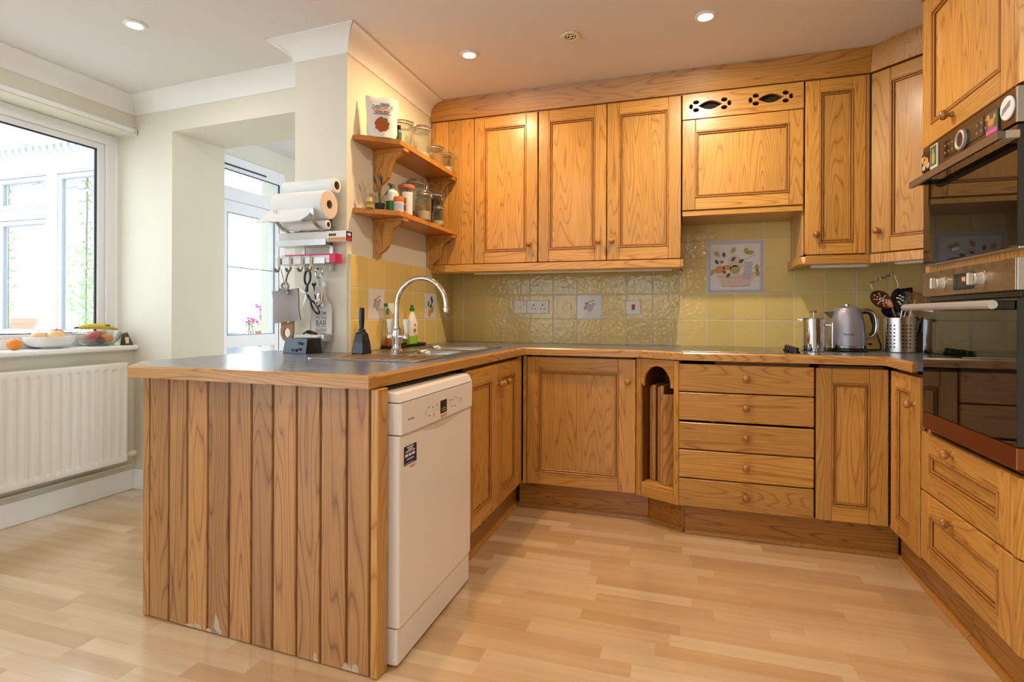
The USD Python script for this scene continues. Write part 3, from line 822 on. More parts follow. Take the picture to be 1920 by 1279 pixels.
# --- open shelves on the side wall
def shelf(label, z, ztop_gap):
    t = thing('wall_shelf', label, 'shelf', (-1.54, 0, z))
    pts = [(.001, 2.300), (.030, 2.300), (.186, 2.432), (.186, 3.146), (.001, 3.146)]
    m = prism(pts, -.024, 0)
    obj('board', m, 'shelf_y', t)
    for yb, nm in ((2.487, 'bracket'), (3.10, 'bracket')):
        prof = [(.001, -.229), (.030, -.229), (.036, -.205), (.060, -.190), (.085, -.165), (.092, -.135), (.098, -.105), (.118, -.072), (.150, -.055), (.162, -.048), (.162, -.042), (.001, -.042)]
        b = prism_xz(prof, yb, yb + .026)
        k = obj(nm, b, 'wood_v', t)
        obj('cleat', box(.001, .196 - .012, yb - .012, yb + .038, -.0425, -.0245, .002), 'shelf_y', k)
        obj('back_plate', box(.001, .014, yb - .004, yb + .030, -.226, -.043, .002), 'pine_v', k)
    return t
shelf('upper wooden wall shelf holding the cocoa bag and four clip jars', 1.978, 0)
shelf('lower wooden wall shelf holding jars, tubs and dried flowers', 1.622, 0)

# --- base units
WT0, WT1 = .880, .920
# sink cupboard facing the room, plane x = -.872
t = thing('base_cupboard', 'double door wooden sink cupboard between dishwasher and corner', 'cupboard', (-.872, 2.128, .15), 90)
carcass(t, .002, .80, 0, .722, .55)
panel_front(t, 'door', .010, .402, .004, .712, (.392 - .02 + .028, .614), field=(.07, .332, .064, .645))
panel_front(t, 'door', .407, .774, .004, .712, (.440, .612), field=(.470, .712, .064, .645))
obj('corner_post', box(.778, .842, .004, .026, -.0, .724, .003), 'wood_v', t)
obj('knob', knob_mesh(.515, .614, 0), 'knob_wood', t, 40)

t = thing('base_cupboard', 'wide single door wooden corner base cupboard, knob at its upper right', 'cupboard', (-.848, 2.968, .148))
carcass(t, .012, .600, 0, .727, .5)
obj('corner_post', box(-.020, .001, .002, .024, 0, .727, .002), 'wood_v', t)
panel_front(t, 'door', .004, .606, .004, .720, (.566, .600), field=(.066, .518, .072, .648))

# angled tray niche with arch
nA, nB = (-.240, 2.966), (-.024, 2.864)
nl = math.hypot(nB[0] - nA[0], nB[1] - nA[1]); na = math.degrees(math.atan2(nB[1] - nA[1], nB[0] - nA[0]))
t = thing('tray_niche', 'open arched niche unit set at an angle, holding wooden boards', 'cupboard', (nA[0], nA[1], .148), na)
obj('post', box(0, .028, 0, .022, .0, .727, .002), 'wood_v', t)
obj('post', box(nl - .026, nl, 0, .022, .0, .727, .002), 'wood_v', t)
ar = sbox(.029, nl - .027, .585, .727)
cxn = (.029 + nl - .027) / 2
hole = Point(0, 0).buffer(1, 32)
hole = affinity.translate(affinity.scale(hole, .074, .092), cxn, .600)
ar = ar.difference(hole).difference(sbox(cxn - .074, cxn + .074, .5, .600)).difference(affinity.translate(affinity.scale(Point(0, 0).buffer(1, 16), .012, .012), .029, .585))
obj('arch', prism_xz(ar, .002, .018), 'wood_h', t)
obj('shelf', box(.029, nl - .027, .004, .265, .058, .074, .002), 'wood_h', t)
obj('front_rail', box(.029, nl - .027, .002, .018, .0, .0575, .002), 'wood_h', t)
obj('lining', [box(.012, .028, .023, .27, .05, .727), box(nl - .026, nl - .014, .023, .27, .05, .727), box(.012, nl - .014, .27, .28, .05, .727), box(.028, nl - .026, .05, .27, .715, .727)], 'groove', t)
def in_niche(x, y):
    a = math.radians(na)
    return (nA[0] + x * math.cos(a) - y * math.sin(a), nA[1] + x * math.sin(a) + y * math.cos(a))
for k, (x, y, w, h, lean, yaw, lab, m) in enumerate([(.034, .085, .016, .50, 0, 8, 'reddish wooden board edge at the far left of the niche', 'shelf_y'), (.054, .070, .022, .51, 0, 8, 'thick pale wooden board second from the left in the niche', 'pine_v'), (.088, .070, .015, .505, 0, 10, 'wooden board with dark knots in the middle of the niche', 'shelf_y'), (.107, .060, .020, .51, 0, 10, 'pale wooden board right of the knotty one in the niche', 'pine_v'), (.135, .035, .018, .47, -2.5, -42, 'turned pale wooden board at the right of the niche showing its face', 'pine_v')]):
    px, py = in_niche(x, y)
    o = thing('wooden_board', lab, 'board', (px, py, .2225), na + yaw)
    obj('board', box(0, w, 0, .17, 0, h, .003) if k < 4 else box(-.0, .018, -.0, .11, 0, h, .003), m, o)
# drawers
t = thing('drawer_unit', 'wooden unit of five equal drawers under the hob', 'drawers', (-.022, 2.863, .148))
carcass(t, .155, .608, 0, .727, .6)
zz = [0.0, .144, .2875, .431, .575, .717]
for k in range(5):
    gap = .009 if k == 2 else .004
    d = obj('drawer', box(.001, .608, 0, .022, zz[k] + .001, zz[k + 1] - gap, .004), 'wood_h', t)
    obj('knob', knob_mesh(.310, (zz[k] + zz[k + 1]) / 2 + .004), 'knob_wood', d, 40)
# door right of drawers and corner door
t = thing('base_cupboard', 'narrow single door wooden base cupboard right of the drawers', 'cupboard', (.590, 2.863, .148))
carcass(t, .004, .300, 0, .722, .6)
panel_front(t, 'door', .004, .297, .002, .712, None, field=(.066, .226, .068, .648))
obj('piano_hinge', [box(.2985, .302, -.001, .004, .004 + k * .021, .020 + k * .021) for k in range(33)], 'wire', t)
t = thing('base_cupboard', 'narrow wooden corner base cupboard next to the oven tower, knob at upper right', 'cupboard', (.888, 2.845, .148), -90)
panel_front(t, 'door', .002, .312, .002, .712, (.262, .600), field=(.066, .222, .068, .648))
obj('carcass', box(.012, .312, .024, .35, .0, .72), 'carcass', t)

# plinths
t = thing('plinth', 'dark stained wooden plinth along the foot of all the base units', 'plinth')
def plinth_seg(p0, p1, m, z1=.147):
    p0, p1 = np.array(p0), np.array(p1)
    L = np.linalg.norm(p1 - p0); a = math.degrees(math.atan2(*(p1 - p0)[::-1]))
    o = obj('plinth_board', move(box(0, L, 0, .016, .001, z1, .0015), (p0[0], p0[1], 0), a), m, t)
    prof = [(0, .001)] + [(-.016 * math.cos(math.radians(q)), .001 + .018 * math.sin(math.radians(q))) for q in (0, 30, 60, 90)]
    q = prism_yz(prof, 0, L)
    obj('shoe_moulding', move(q, (p0[0], p0[1], 0), a), 'bead', o)
plinth_seg((-.926, 2.118), (-.926, 3.036), 'plinth_d')
plinth_seg((-.908, 3.036), (-.176, 3.030), 'plinth_h')
plinth_seg((-.174, 3.026), (.006, 2.922), 'plinth_h')
plinth_seg((.008, 2.918), (.941, 2.908), 'plinth_h')
plinth_seg((.944, 2.890), (.940, 2.24), 'plinth_d')
plinth_seg((.940, 2.236), (.938, 1.70), 'plinth_d')

# end panel of the peninsula: ten beaded boards and posts
t = thing('end_panel', 'peninsula end clad in upright beaded wooden boards, worn pale at the foot', 'panel', (-1.885, 1.498, 0), -2.98)
obj('backing', box(.004, .995, .016, .030, .004, .877), 'groove', t)
js = [0.0, .0335, .1335, .2235, .3205, .4185, .5165, .6075, .7045, .799, .8985, .983]
obj('post', box(.0, .0315, -.001, .028, .003, .877, .002), 'board_v', t)
for k in range(1, 11):
    a, b = js[k], js[k + 1]
    bd = obj('board', box(a + .0012, b - .0065, 0, .015, .003, .877, .0022), 'board_v', t)
    obj('bead', tube([(b - .0033, .0045, .003), (b - .0033, .0045, .877)], .0026, 8), 'groove', bd)
obj('post', box(.985, 1.012, -.003, .050, .002, .877, .003), 'wood_v', t)
wear = []
for cx, w, h in ((.27, .02, .035), (.245, .03, .018), (.36, .024, .085), (.345, .03, .03), (.93, .012, .06), (.90, .02, .03), (.78, .008, .05)):
    pts = [(cx - w, .006)] + [(cx - w + 2 * w * k / 7, .006 + h * rng.uniform(.35, 1.0) * (1 - abs(k / 3.5 - 1) * .7)) for k in range(8)] + [(cx + w, .006)]
    wear.append(prism_xz(pts, -.0004, .001))
for w_ in wear:
    obj('worn_patch', w_, 'worn_wood', t)

# worktop
t = thing('worktop', 'slate grey laminate worktop with wide wooden edging, running round the kitchen', 'worktop')
outl = [(-.889, 1.412), (-.851, 2.944), (-.212, 2.938), (-.002, 2.838), (.866, 2.836), (.863, 2.532), (.900, 2.532), (.900, 2.516), (1.498, 2.516), (1.498, 3.489), (-1.523, 3.489), (-1.523, 2.247), (-1.85, 2.262), (-1.985, 2.262), (-1.985, 1.560), (-1.862, 1.420)]
E_ = .022
top = Polygon(outl)
sink_hole = sbox(-1.455, -.985, 1.895, 2.905)
hob_hole = sbox(-.018, .568, 2.905, 3.405)
inner = Polygon([(-.911, 1.436), (-.873, 2.966), (-.207, 2.960), (.003, 2.860), (.888, 2.858), (.885, 2.540), (.900, 2.540), (.900, 2.516), (1.498, 2.516), (1.498, 3.489), (-1.523, 3.489), (-1.523, 2.247), (-1.85, 2.262), (-1.963, 2.262), (-1.963, 1.568), (-1.852, 1.443)])
obj('surface', prism(inner.difference(sink_hole), .885, WT1 - .0003), 'worktop_laminate', t)
ins = list(inner.exterior.coords)
def edging(i, a, b, ia, ib, m):
    def bev(P, Q):
        P, Q = np.array(P), np.array(Q)
        return P + (Q - P) * .28
    pa, pb = bev(a, ia), bev(b, ib)
    V = [(*a, WT0), (*b, WT0), (*ia, WT0), (*ib, WT0), (*a, WT1 - .007), (*b, WT1 - .007), (*pa, WT1), (*pb, WT1), (*ia, WT1), (*ib, WT1)]
    obj('edging', hull(V), m, t)
I_ = [(-.911, 1.436), (-.873, 2.966), (-.207, 2.960), (.003, 2.860), (.888, 2.858), (.885, 2.540)]
edging(0, outl[15], outl[0], (-1.852, 1.443), I_[0], 'edge_h')
edging(0, outl[0], outl[1], I_[0], I_[1], 'edge_d')
edging(0, outl[1], outl[2], I_[1], I_[2], 'edge_h')
edging(0, outl[2], outl[3], I_[2], I_[3], 'edge_h')
edging(0, outl[3], outl[4], I_[3], I_[4], 'edge_h')
edging(0, outl[4], outl[5], I_[4], I_[5], 'edge_d')
edging(0, outl[13], outl[14], (-1.963, 2.262), (-1.963, 1.568), 'edge_d')
edging(0, outl[14], outl[15], (-1.963, 1.568), (-1.852, 1.443), 'edge_d')

# --- oven tower, plane x = .888 facing -x; local x runs towards the camera
t = thing('oven_tower', 'tall wooden oven housing with a top door, two ovens and two deep drawers', 'cupboard', (.886, 2.512, .148), -90)
panel_front(t, 'top_door', .003, .622, 1.604, 2.18, (.252, 1.656), field=(.077, .556, 1.674, 2.105))
def post(z0, z1):
    return hull([(.626, .0, z0), (.626, .024, z0), (.648, .0, z0), (.664, .006, z0), (.672, .022, z0), (.626, .0, z1), (.626, .024, z1), (.648, .0, z1), (.664, .006, z1), (.672, .022, z1)])
obj('rounded_post', post(1.604, 2.18), 'wood_v', t)
d = panel_front(t, 'drawer', .003, .622, .285, .508, (.263, .476), field=(.073, .553, .357, .440), grain='h')
obj('rounded_post', post(.285, .508), 'wood_v', d)
d = panel_front(t, 'drawer', .003, .622, .016, .279, (.263, .238), field=(.073, .553, .072, .210), grain='h')
obj('rounded_post', post(.016, .279), 'wood_v', d)
obj('middle_rail', box(.020, .672, .006, .024, 1.116, 1.146, .002), 'pine_v', t)
obj('side_panel', box(.0, .016, .0245, .58, .0, 2.18, .001), 'pine_v', t)
obj('side_panel', box(.656, .672, .0245, .58, .0, 2.18, .001), 'pine_v', t)
obj('back_panel', box(.016, .656, .572, .58, .0, 2.18), 'carcass', t)
for z in (.510, 1.122, 1.596, 2.16):
    obj('inner_shelf', box(.017, .655, .03, .57, z, z + .016), 'carcass', t)
obj('cornice_length', hull([(.0, -.004, 2.182), (.67, -.004, 2.182), (.0, -.036, 2.296), (.67, -.036, 2.296), (0, .03, 2.182), (.67, .03, 2.182), (0, .03, 2.296), (.67, .03, 2.296)]), 'cornice_h', t)

# ovens (local frame of the tower, origin on the tower face at floor level)
def kb(x0, x1, y0, y1, z0, z1, b=.003):
    return box(x0, x1, y0, y1, z0, z1, b)
TB = (.886, 2.512, 0)
t = thing('compact_oven', 'upper built in compact oven with round dial, fridge magnets and square handle', 'oven', TB, -90)
obj('body', kb(.066, .668, .004, .50, 1.290, 1.735), 'appliance_dark', t)
obj('control_panel', kb(.060, .672, -.018, .003, 1.636, 1.735, .002), 'oven_brown', t)
obj('panel_end', kb(.668, .678, -.018, .003, 1.636, 1.735, .001), 'steel', t)
obj('display', kb(.236, .505, -.0195, -.017, 1.655, 1.712, .0005), 'oven_glass', t)
tag(obj('button_marks', [disc((.25 + .026 * a + (.11 if a > 3 else 0), -.0195, 1.672 + .024 * b), .004, .004) for a in range(7) for b in range(2)], 'grey_ink', t), kind='stuff')
dl = obj('dial', lathe([(.022, 0), (.032, 0), (.033, .003), (.032, .009), (.027, .011), (.023, .009), (.022, .005)], 40, (.374, -.0195, 1.680), '-y'), 'ring_silver', t, 30)
obj('dial_screen', lathe([(0, 0), (.0225, 0), (.0225, .006), (0, .006)], 32, (.374, -.0195, 1.680), '-y'), 'navy_plastic', dl)
dr = obj('door', kb(.060, .676, -.016, .003, 1.298, 1.632, .002), 'oven_glass', t)
obj('lower_trim', kb(.085, .676, -.013, .003, 1.290, 1.2975, .001), 'steel', dr)
obj('logo', text('BOSCH', .010, (.32, -.0162, 1.325)), 'grey_ink', dr)
h = obj('handle', hull([(.075, -.068, 1.588), (.69, -.068, 1.588), (.075, -.068, 1.612), (.69, -.068, 1.612), (.075, -.050, 1.592), (.69, -.050, 1.592), (.075, -.050, 1.610), (.69, -.050, 1.610)]), 'handle_brown', t)
obj('handle_arm', kb(.105, .125, -.050, -.016, 1.592, 1.610, .002), 'black_plastic', h)
obj('handle_arm', kb(.625, .690, -.0495, -.016, 1.590, 1.612, .002), 'ring_silver', h)

t = thing('oven', 'lower built in single oven with two chrome dials, clock display and tube handle', 'oven', TB, -90)
obj('body', kb(.066, .668, .004, .55, .676, 1.266), 'appliance_dark', t)
obj('control_panel', kb(.060, .672, -.018, .003, 1.176, 1.266, .002), 'oven_steel', t)
obj('panel_end', kb(.673, .682, -.018, .003, 1.176, 1.266, .001), 'steel', t)
for x in (.236, .497):
    k = obj('dial', lathe([(0, 0), (.020, 0), (.021, .003), (.019, .006), (.017, .022), (.015, .024), (0, .024)], 32, (x, -.018, 1.218), '-y'), 'oven_knob', t, 30)
    obj('grip', kb(x - .006, x + .006, -.058, -.041, 1.199, 1.237, .003), 'oven_knob', k)
    obj('skirt', lathe([(.0, 0), (.026, 0), (.026, .0015), (0, .0015)], 32, (x, -.018, 1.218), '-y'), 'steel', k)
ds = obj('display', kb(.312, .448, -.0195, -.017, 1.190, 1.244, .0005), 'navy_plastic', t)
obj('display_window', kb(.345, .420, -.0200, -.0190, 1.197, 1.238, .0002), 'appliance_dark', ds)
obj('display_digits', text('90', .014, (.385, -.0202, 1.217)), 'display_glow', ds)
dr = obj('door', kb(.060, .676, -.016, .003, .744, 1.156, .002), 'oven_glass', t)
obj('top_gap', kb(.062, .672, -.006, .003, 1.158, 1.174, .001), 'black_plastic', dr)
obj('lower_band', kb(.060, .676, -.0165, .003, .682, .743, .002), 'copper_metal', dr)
h = obj('handle', tube([(.066, -.078, 1.136), (.69, -.078, 1.136)], .0125, 20), 'handle_silver', t, 40)
obj('handle_arm', hull([(.09, -.075, 1.130), (.13, -.075, 1.130), (.13, -.016, 1.118), (.15, -.016, 1.118), (.09, -.075, 1.142), (.13, -.075, 1.142), (.13, -.016, 1.146), (.15, -.016, 1.146)]), 'handle_silver', h)
obj('handle_arm', kb(.63, .67, -.070, -.016, 1.122, 1.148, .003), 'black_plastic', h)
for nm, c, label in (('magnet', 0, 'square magnet with a yellow dog picture at the left of the upper oven panel'), ('magnet', 1, 'upright green picture magnet second from left on the oven panel'), ('magnet', 2, 'magnet with a goat on green over a pink strip on the oven panel'), ('magnet', 3, 'round white magnet at the right of the oven panel')):
    o = thing(nm, label, 'magnet', (.886, 2.512, 0), -90)
    yf = -.0182
    if c == 0:
        obj('body', kb(.064, .134, -.0225, yf, 1.648, 1.715, .001), 'navy_plastic', o)
        obj('picture', [disc((.099, -.0225, 1.680), .022, .018), disc((.086, -.0225, 1.697), .010, .009)], 'print_orange', o)
        obj('picture_sky', [disc((.082, -.0224, 1.662), .014, .009), disc((.118, -.0224, 1.665), .012, .011), disc((.07, -.0224, 1.694), .006, .012)], 'print_blue', o)
    elif c == 1:
        obj('body', kb(.140, .197, -.0240, yf, 1.640, 1.725, .001), 'ivory_plastic', o)
        obj('picture', kb(.144, .193, -.0245, -.0239, 1.650, 1.721, .0002), 'print_dark_green', o)
        obj('picture_figure', [disc((.168, -.0245, 1.676), .014, .022), disc((.167, -.0246, 1.703), .006, .008)], 'print_olive', o)
    elif c == 2:
        obj('body', kb(.528, .590, -.0235, yf, 1.640, 1.706, .001), 'print_dark_green', o)
        obj('strip', kb(.529, .589, -.0240, -.0234, 1.641, 1.655, .0002), 'petal', o)
        obj('picture', [disc((.556, -.0236, 1.676), .018, .010), disc((.575, -.0236, 1.688), .007, .008), disc((.54, -.0236, 1.693), .009, .009)] + [box(.544 + .008 * k, .547 + .008 * k, -.0241, -.0234, 1.656, 1.672) for k in range(4)], 'print_orange', o)
    else:
        obj('body', lathe([(0, 0), (.033, 0), (.034, .003), (.032, .0055), (0, .006)], 32, (.636, yf, 1.688), '-y'), 'ceramic', o)
        obj('picture', prism_xz([(.612, 1.672), (.655, 1.690), (.655, 1.705), (.618, 1.690)], -.0247, -.0241), 'grey_ink', o)
# ------------------------------------------------------------------ appliances and worktop things
# dishwasher, front faces +x
t = thing('dishwasher', 'white freestanding dishwasher under the peninsula worktop', 'dishwasher', (-.838, 1.506, 0), 90)
def rounded_slab(w, d0, d1, z0, z1, r=.010, top=None):
    "front at y=d0 with rounded upright corners, back at y=d1"
    pts = [(0, d1), (0, d0 + r)] + [(r - r * math.cos(math.radians(a)), d0 + r - r * math.sin(math.radians(a))) for a in (22, 45, 68, 90)]
    pts += [(w - x, y) for x, y in reversed(pts)]
    return prism(pts, z0, z1)
obj('body', box(.006, .594, .045, .56, .02, .845, .004), 'appliance', t)
obj('door', rounded_slab(.598, .0, .044, .128, .724), 'appliance', t, 40)
cp = rounded_slab(.60, -.006, .044, .728, .826)
obj('control_panel', [cp], 'appliance', t, 40)
gp = [(.0, .742), (.0, .752), (.6, .752), (.6, .742), (.52, .742), (.40, .722), (.345, .715), (.255, .715), (.20, .722), (.08, .742)]
obj('grip_recess', prism_xz([(.03, .728), (.57, .728), (.40, .708), (.345, .700), (.255, .700), (.20, .708)], -.001, .003), 'grip_shade', t)  # flat darker band, paints the shade of the grip under the panel
obj('lid_gap', rounded_slab(.596, .002, .044, .826, .829), 'appliance_dark', t)
tp = hull([(.0, -.002, .829), (.6, -.002, .829), (.0, .05, .829), (.6, .05, .829), (.0, .010, .853), (.6, .010, .853), (.004, .022, .860), (.596, .022, .860), (0, .05, .860), (.6, .05, .860)])
obj('worktop_lid', [tp, box(.002, .598, .05, .56, .846, .860, .003)], 'appliance', t)
obj('plinth_panel', rounded_slab(.598, .006, .05, .012, .122), 'appliance', t, 40)
ds = obj('display', box(.284, .338, -.0072, -.0055, .747, .793, .0003), 'black_plastic', t)
obj('display_marks', [disc((.297 + .009 * a, -.0073, .756 + .008 * b), .0018, .0018) for a in range(4) for b in range(2)], 'white_plastic', ds)
obj('logo', text('BOSCH', .0110, (.314, -.0062, .731), width=.050), 'red_ink', t)
pm = []
for x, z in ((.190, .784), (.196, .756), (.225, .781), (.232, .754), (.255, .784), (.366, .784), (.394, .781), (.424, .786), (.384, .759), (.414, .756)):
    pm.append(disc((x, -.0061, z), .006, .0028))
for x, z in ((.172, .770), (.449, .774), (.474, .770)):
    pm += [tube(arc((x, -.0063, z), .008, 0, 300, 8), .0007, 5)]
pm += [box(.21, .27, -.0064, -.0060, .7725, .773), box(.352, .41, -.0064, -.0060, .771, .7715), box(.21, .275, -.0064, -.0060, .765, .7655)]
tag(obj('printed_marks', pm, 'grey_ink', t), kind='stuff')
obj('printed_name', [box(.045 + .007 * k, .050 + .007 * k, -.0064, -.0060, .766, .772 + .002 * (k % 3 == 0)) for k in range(6)], 'grey_ink', t)
lb = obj('sticker', box(.028, .112, -.0008, .0, .624, .684), 'blue_ink', t)
tag(obj('sticker_text', [box(.070 - w / 2 + w * k / n, .070 - w / 2 + w * (k + .78) / n, -.0012, -.0008, z, z + hh) for z, w, n, hh in ((.6765, .046, 8, .0042), (.6700, .034, 6, .0042), (.6635, .062, 10, .0042), (.6500, .070, 3, .0085), (.6390, .046, 9, .0036), (.6275, .076, 1, .0013)) for k in range(n)], 'white_plastic', lb), kind='stuff')
obj('sticker_foot', text('BOSCH', .007, (.085, -.0003, .610), width=.034), 'orange_ink', t)

# inset sink with drainer, two bowls
t = thing('sink', 'stainless steel inset sink with ribbed drainer and two bowls', 'sink')
def rrect(x0, x1, y0, y1, r, n=5):
    out = []
    for cx, cy, a in ((x1 - r, y1 - r, 0), (x0 + r, y1 - r, 90), (x0 + r, y0 + r, 180), (x1 - r, y0 + r, 270)):
        for k in range(n + 1):
            q = math.radians(a + 90 * k / n); out.append((cx + r * math.cos(q), cy + r * math.sin(q)))
    return out
bowls = [(-1.275, -1.015, 2.215, 2.515, .135), (-1.385, -1.005, 2.575, 2.885, .17)]
deck = Polygon(rrect(-1.475, -.968, 1.868, 2.925, .03))
for b in bowls:
    deck = deck.difference(Polygon(rrect(*b[:4], .05)))
obj('deck', prism(deck, .9195, .9235), 'steel', t)
obj('rolled_edge', tube([(x, y, .9225) for x, y in rrect(-1.473, -.970, 1.870, 2.923, .03)], .0035, 8, closed=True), 'steel', t)
def loft(rings):
    n = len(rings[0]); V = np.vstack(rings); F = []
    for i in range(len(rings) - 1):
        for j in range(n):
            k = (j + 1) % n
            F += [(i * n + j, i * n + k, (i + 1) * n + k), (i * n + j, (i + 1) * n + k, (i + 1) * n + j)]
    c = len(V); V = np.vstack([V, rings[-1].mean(0)])
    for j in range(n):
        F.append(((len(rings) - 1) * n + j, (len(rings) - 1) * n + (j + 1) % n, c))
    return trimesh.Trimesh(V, np.array(F), process=False)
for x0, x1, y0, y1, d in bowls:
    R = []
    for off, dz in ((0, .0005), (.004, -.004), (.008, -.02), (.016, -d * .85), (.03, -d), (.06, -d - .003)):
        R.append(np.array([(x, y, .923 + dz) for x, y in rrect(x0 + off, x1 - off, y0 + off, y1 - off, .05)]))
    b = obj('bowl', loft(R), 'steel', t, 50)
    obj('waste', cyl(.035, 0, .003, ((x0 + x1) / 2, (y0 + y1) / 2, .923 - d - .003)), 'chrome', b)
for k in range(9):
    x = -1.38 + k * .045
    obj('drainer_rib', tube([(x, 1.905, .9225), (x, 1.93, .9232), (x, 2.03, .9235), (x, 2.13, .9232), (x, 2.155, .9225)], [.0012, .004, .0046, .004, .0012], 8), 'steel', t, 40)

t = thing('mixer_tap', 'chrome swan neck mixer tap with two white lever handles', 'tap', (-1.325, 2.350, .924))
obj('body', lathe([(0, 0), (.032, 0), (.032, .006), (.026, .010), (.022, .018), (.0215, .05), (.025, .06), (.025, .085), (.0215, .098), (.023, .108), (.016, .112), (.015, .122), (0, .122)], 32), 'chrome', t, 40)
sp = [(0, 0, .118), (0, 0, .16), (0, 0, .215)] + [(.130 - .130 * math.cos(math.radians(a)), 0, .222 + .130 * math.sin(math.radians(a))) for a in range(8, 181, 8)] + [(.262, 0, .212)]
obj('spout', tube(sp, .0115, 16), 'chrome', t, 40)
obj('nozzle', lathe([(0, 0), (.013, 0), (.015, .004), (.015, .022), (.0125, .028), (0, .028)], 24, (.262, 0, .188)), 'chrome', t, 40)
for s, dx, dy in ((-1, -.040, .006), (1, .060, -.016)):
    a = obj('handle_arm', [tube([(0, 0, .072), (dx * .8, dy * .8, .072)], .012, 14), lathe([(0, 0), (.015, .002), (.016, .012), (.012, .024), (.008, .03), (0, .03)], 20, (dx, dy, .060))], 'chrome', t, 40)
    tag(obj('lever', lathe([(0, 0), (.008, 0), (.011, .02), (.0165, .055), (.0155, .066), (0, .068)], 20, (dx, dy, .090)), 'ceramic', a, 40), 'white ceramic lever')

t = thing('dish_brush', 'black bell shaped holder with upright handle beside the sink', 'brush', (-1.400, 2.165, .9245))
bell = []
for z, w in ((0, .034), (.004, .035), (.05, .030), (.090, .022), (.098, .016)):
    bell += [(sx * w, sy * w, z) for sx in (-1, -.75, .75, 1) for sy in (-1, -.75, .75, 1) if abs(sx) + abs(sy) < 1.9]
obj('holder', hull(bell), 'navy_plastic', t)
obj('collar', lathe([(0, .096), (.018, .096), (.018, .106), (.014, .112), (0, .112)], 20), 'navy_plastic', t, 40)
obj('handle', lathe([(0, .108), (.010, .11), (.0125, .15), (.0125, .195), (.011, .208), (0, .209)], 20), 'navy_plastic', t, 40)

t = thing('sink_tray', 'black plastic tray behind the tap holding two bottles', 'tray', (-1.482, 2.72, .9245))
pr = rrect(-.037, .037, -.195, .195, .02)
obj('base', prism(pr, 0, .004), 'black_plastic', t)
obj('rim', tube([(x, y, .009) for x, y in pr], .006, 8, closed=True), 'black_plastic', t)
t = thing('spray_bottle', 'clear spray bottle of orange cleaner with white trigger, behind the tap', 'bottle', (-1.482, 2.570, .9285))
obj('liquid', lathe([(0, .002), (.027, .002), (.027, .060), (0, .060)], 24), 'orange_plastic', t, 40)
obj('bottle', lathe([(0, 0), (.029, 0), (.030, .004), (.030, .115), (.026, .140), (.013, .165), (.013, .180)], 24), 'jar_glass', t, 40)
obj('trigger_head', hull([(-.012, -.012, .18), (.012, -.012, .18), (-.012, .012, .18), (.012, .012, .18), (-.012, -.05, .215), (.012, -.05, .215), (-.012, -.05, .232), (.012, -.05, .232), (-.012, .022, .205), (.012, .022, .205), (-.012, .022, .235), (.012, .022, .235)]), 'white_plastic', t)
obj('trigger', tube(spline([(0, -.025, .215), (0, -.04, .195), (0, -.036, .175)], 5), .005, 8), 'green_plastic', t)
obj('nozzle', box(-.009, .009, -.062, -.05, .214, .232, .002), 'green_plastic', t)
t = thing('soap_bottle', 'white washing up bottle with green cap and fruit label beside the tap', 'bottle', (-1.478, 2.795, .9285))
def oval(rings):
    R = []
    for z, a, b in rings:
        q = np.arange(20) * 2 * math.pi / 20
        R.append(np.stack([a * np.cos(q), b * np.sin(q), np.full(20, z)], 1))
    m = loft(R)
    bot = trimesh.Trimesh(np.vstack([R[0], R[0].mean(0)]), [(20, (j + 1) % 20, j) for j in range(20)], process=False)
    m = trimesh.util.concatenate([m, bot]); m.fix_normals()
    return m
obj('body', oval([(0, .026, .036), (.004, .028, .038), (.09, .029, .039), (.13, .027, .036), (.16, .020, .026), (.185, .012, .013), (.195, .011, .011)]), 'white_plastic', t, 40)
obj('liquid_band', oval([(.002, .0285, .0385), (.055, .0295, .0396)]), 'lime', t, 40)
obj('cap', lathe([(0, .194), (.014, .194), (.014, .210), (.009, .214), (.009, .228), (0, .229)], 20), 'green_plastic', t, 40)
lab = obj('label', [move(box(.0275, .0292, -.022, .022, .062, .13, .0005), (0, 0, 0), a) for a in (-40,)], 'tile_white', t)
obj('label_print', [move(disc((0, -.030, z), w, h), (dx, 0, 0), 50) for dx, z, w, h in ((.0, .115, .012, .006), (.006, .085, .008, .010), (-.006, .075, .008, .008))], 'orange_ink', lab)

t = thing('black_radio', 'black wedge shaped speaker standing on the worktop end', 'speaker', (-1.815, 2.142, .9205), -15)
obj('case', hull([(0, 0, 0), (.178, 0, 0), (.006, .012, .068), (.172, .012, .068), (0, .085, 0), (.178, .085, 0), (.01, .082, .067), (.168, .082, .067)]), 'black_plastic', t)
fr = obj('front', hull([(.004, -.003, .003), (.174, -.003, .003), (.009, .009, .066), (.169, .009, .066), (.004, .004, .003), (.174, .004, .003), (.009, .014, .066), (.169, .014, .066)]), 'charcoal', t)
obj('grille_marks', [disc((.128, -.0005 + .0, .048), .010, .007, .003), disc((.128, -.002, .020), .010, .006, .003), box(.07, .11, -.0055, -.002, .008, .020)], 'navy_plastic', fr)

# hob
t = thing('hob', 'black glass hob let into the worktop with five small control knobs', 'hob')
obj('glass', box(-.012, .572, 2.885, 3.39, .9198, .9238, .0015), 'hob_glass', t)
obj('front_trim', box(-.012, .572, 2.879, 2.8855, .9198, .9236, .001), 'steel', t)
for k, yy in enumerate((2.925, 2.982, 3.040, 3.098, 3.155)):
    obj('knob', lathe([(0, 0), (.019, 0), (.019, .006), (.013, .009), (.012, .024), (.010, .026), (0, .026)], 20, (.518, yy, .9238)), 'black_plastic', t, 40)
obj('cook_zone', [tube([(cx + r * math.cos(a), cy + r * math.sin(a), .9237) for a in np.arange(40) * 2 * math.pi / 40], .0006, 5, closed=True) for cx, cy, r in ((.12, 3.02, .09), (.12, 3.26, .07), (.36, 3.26, .09), (.36, 3.02, .07))], 'grey_ink', t)

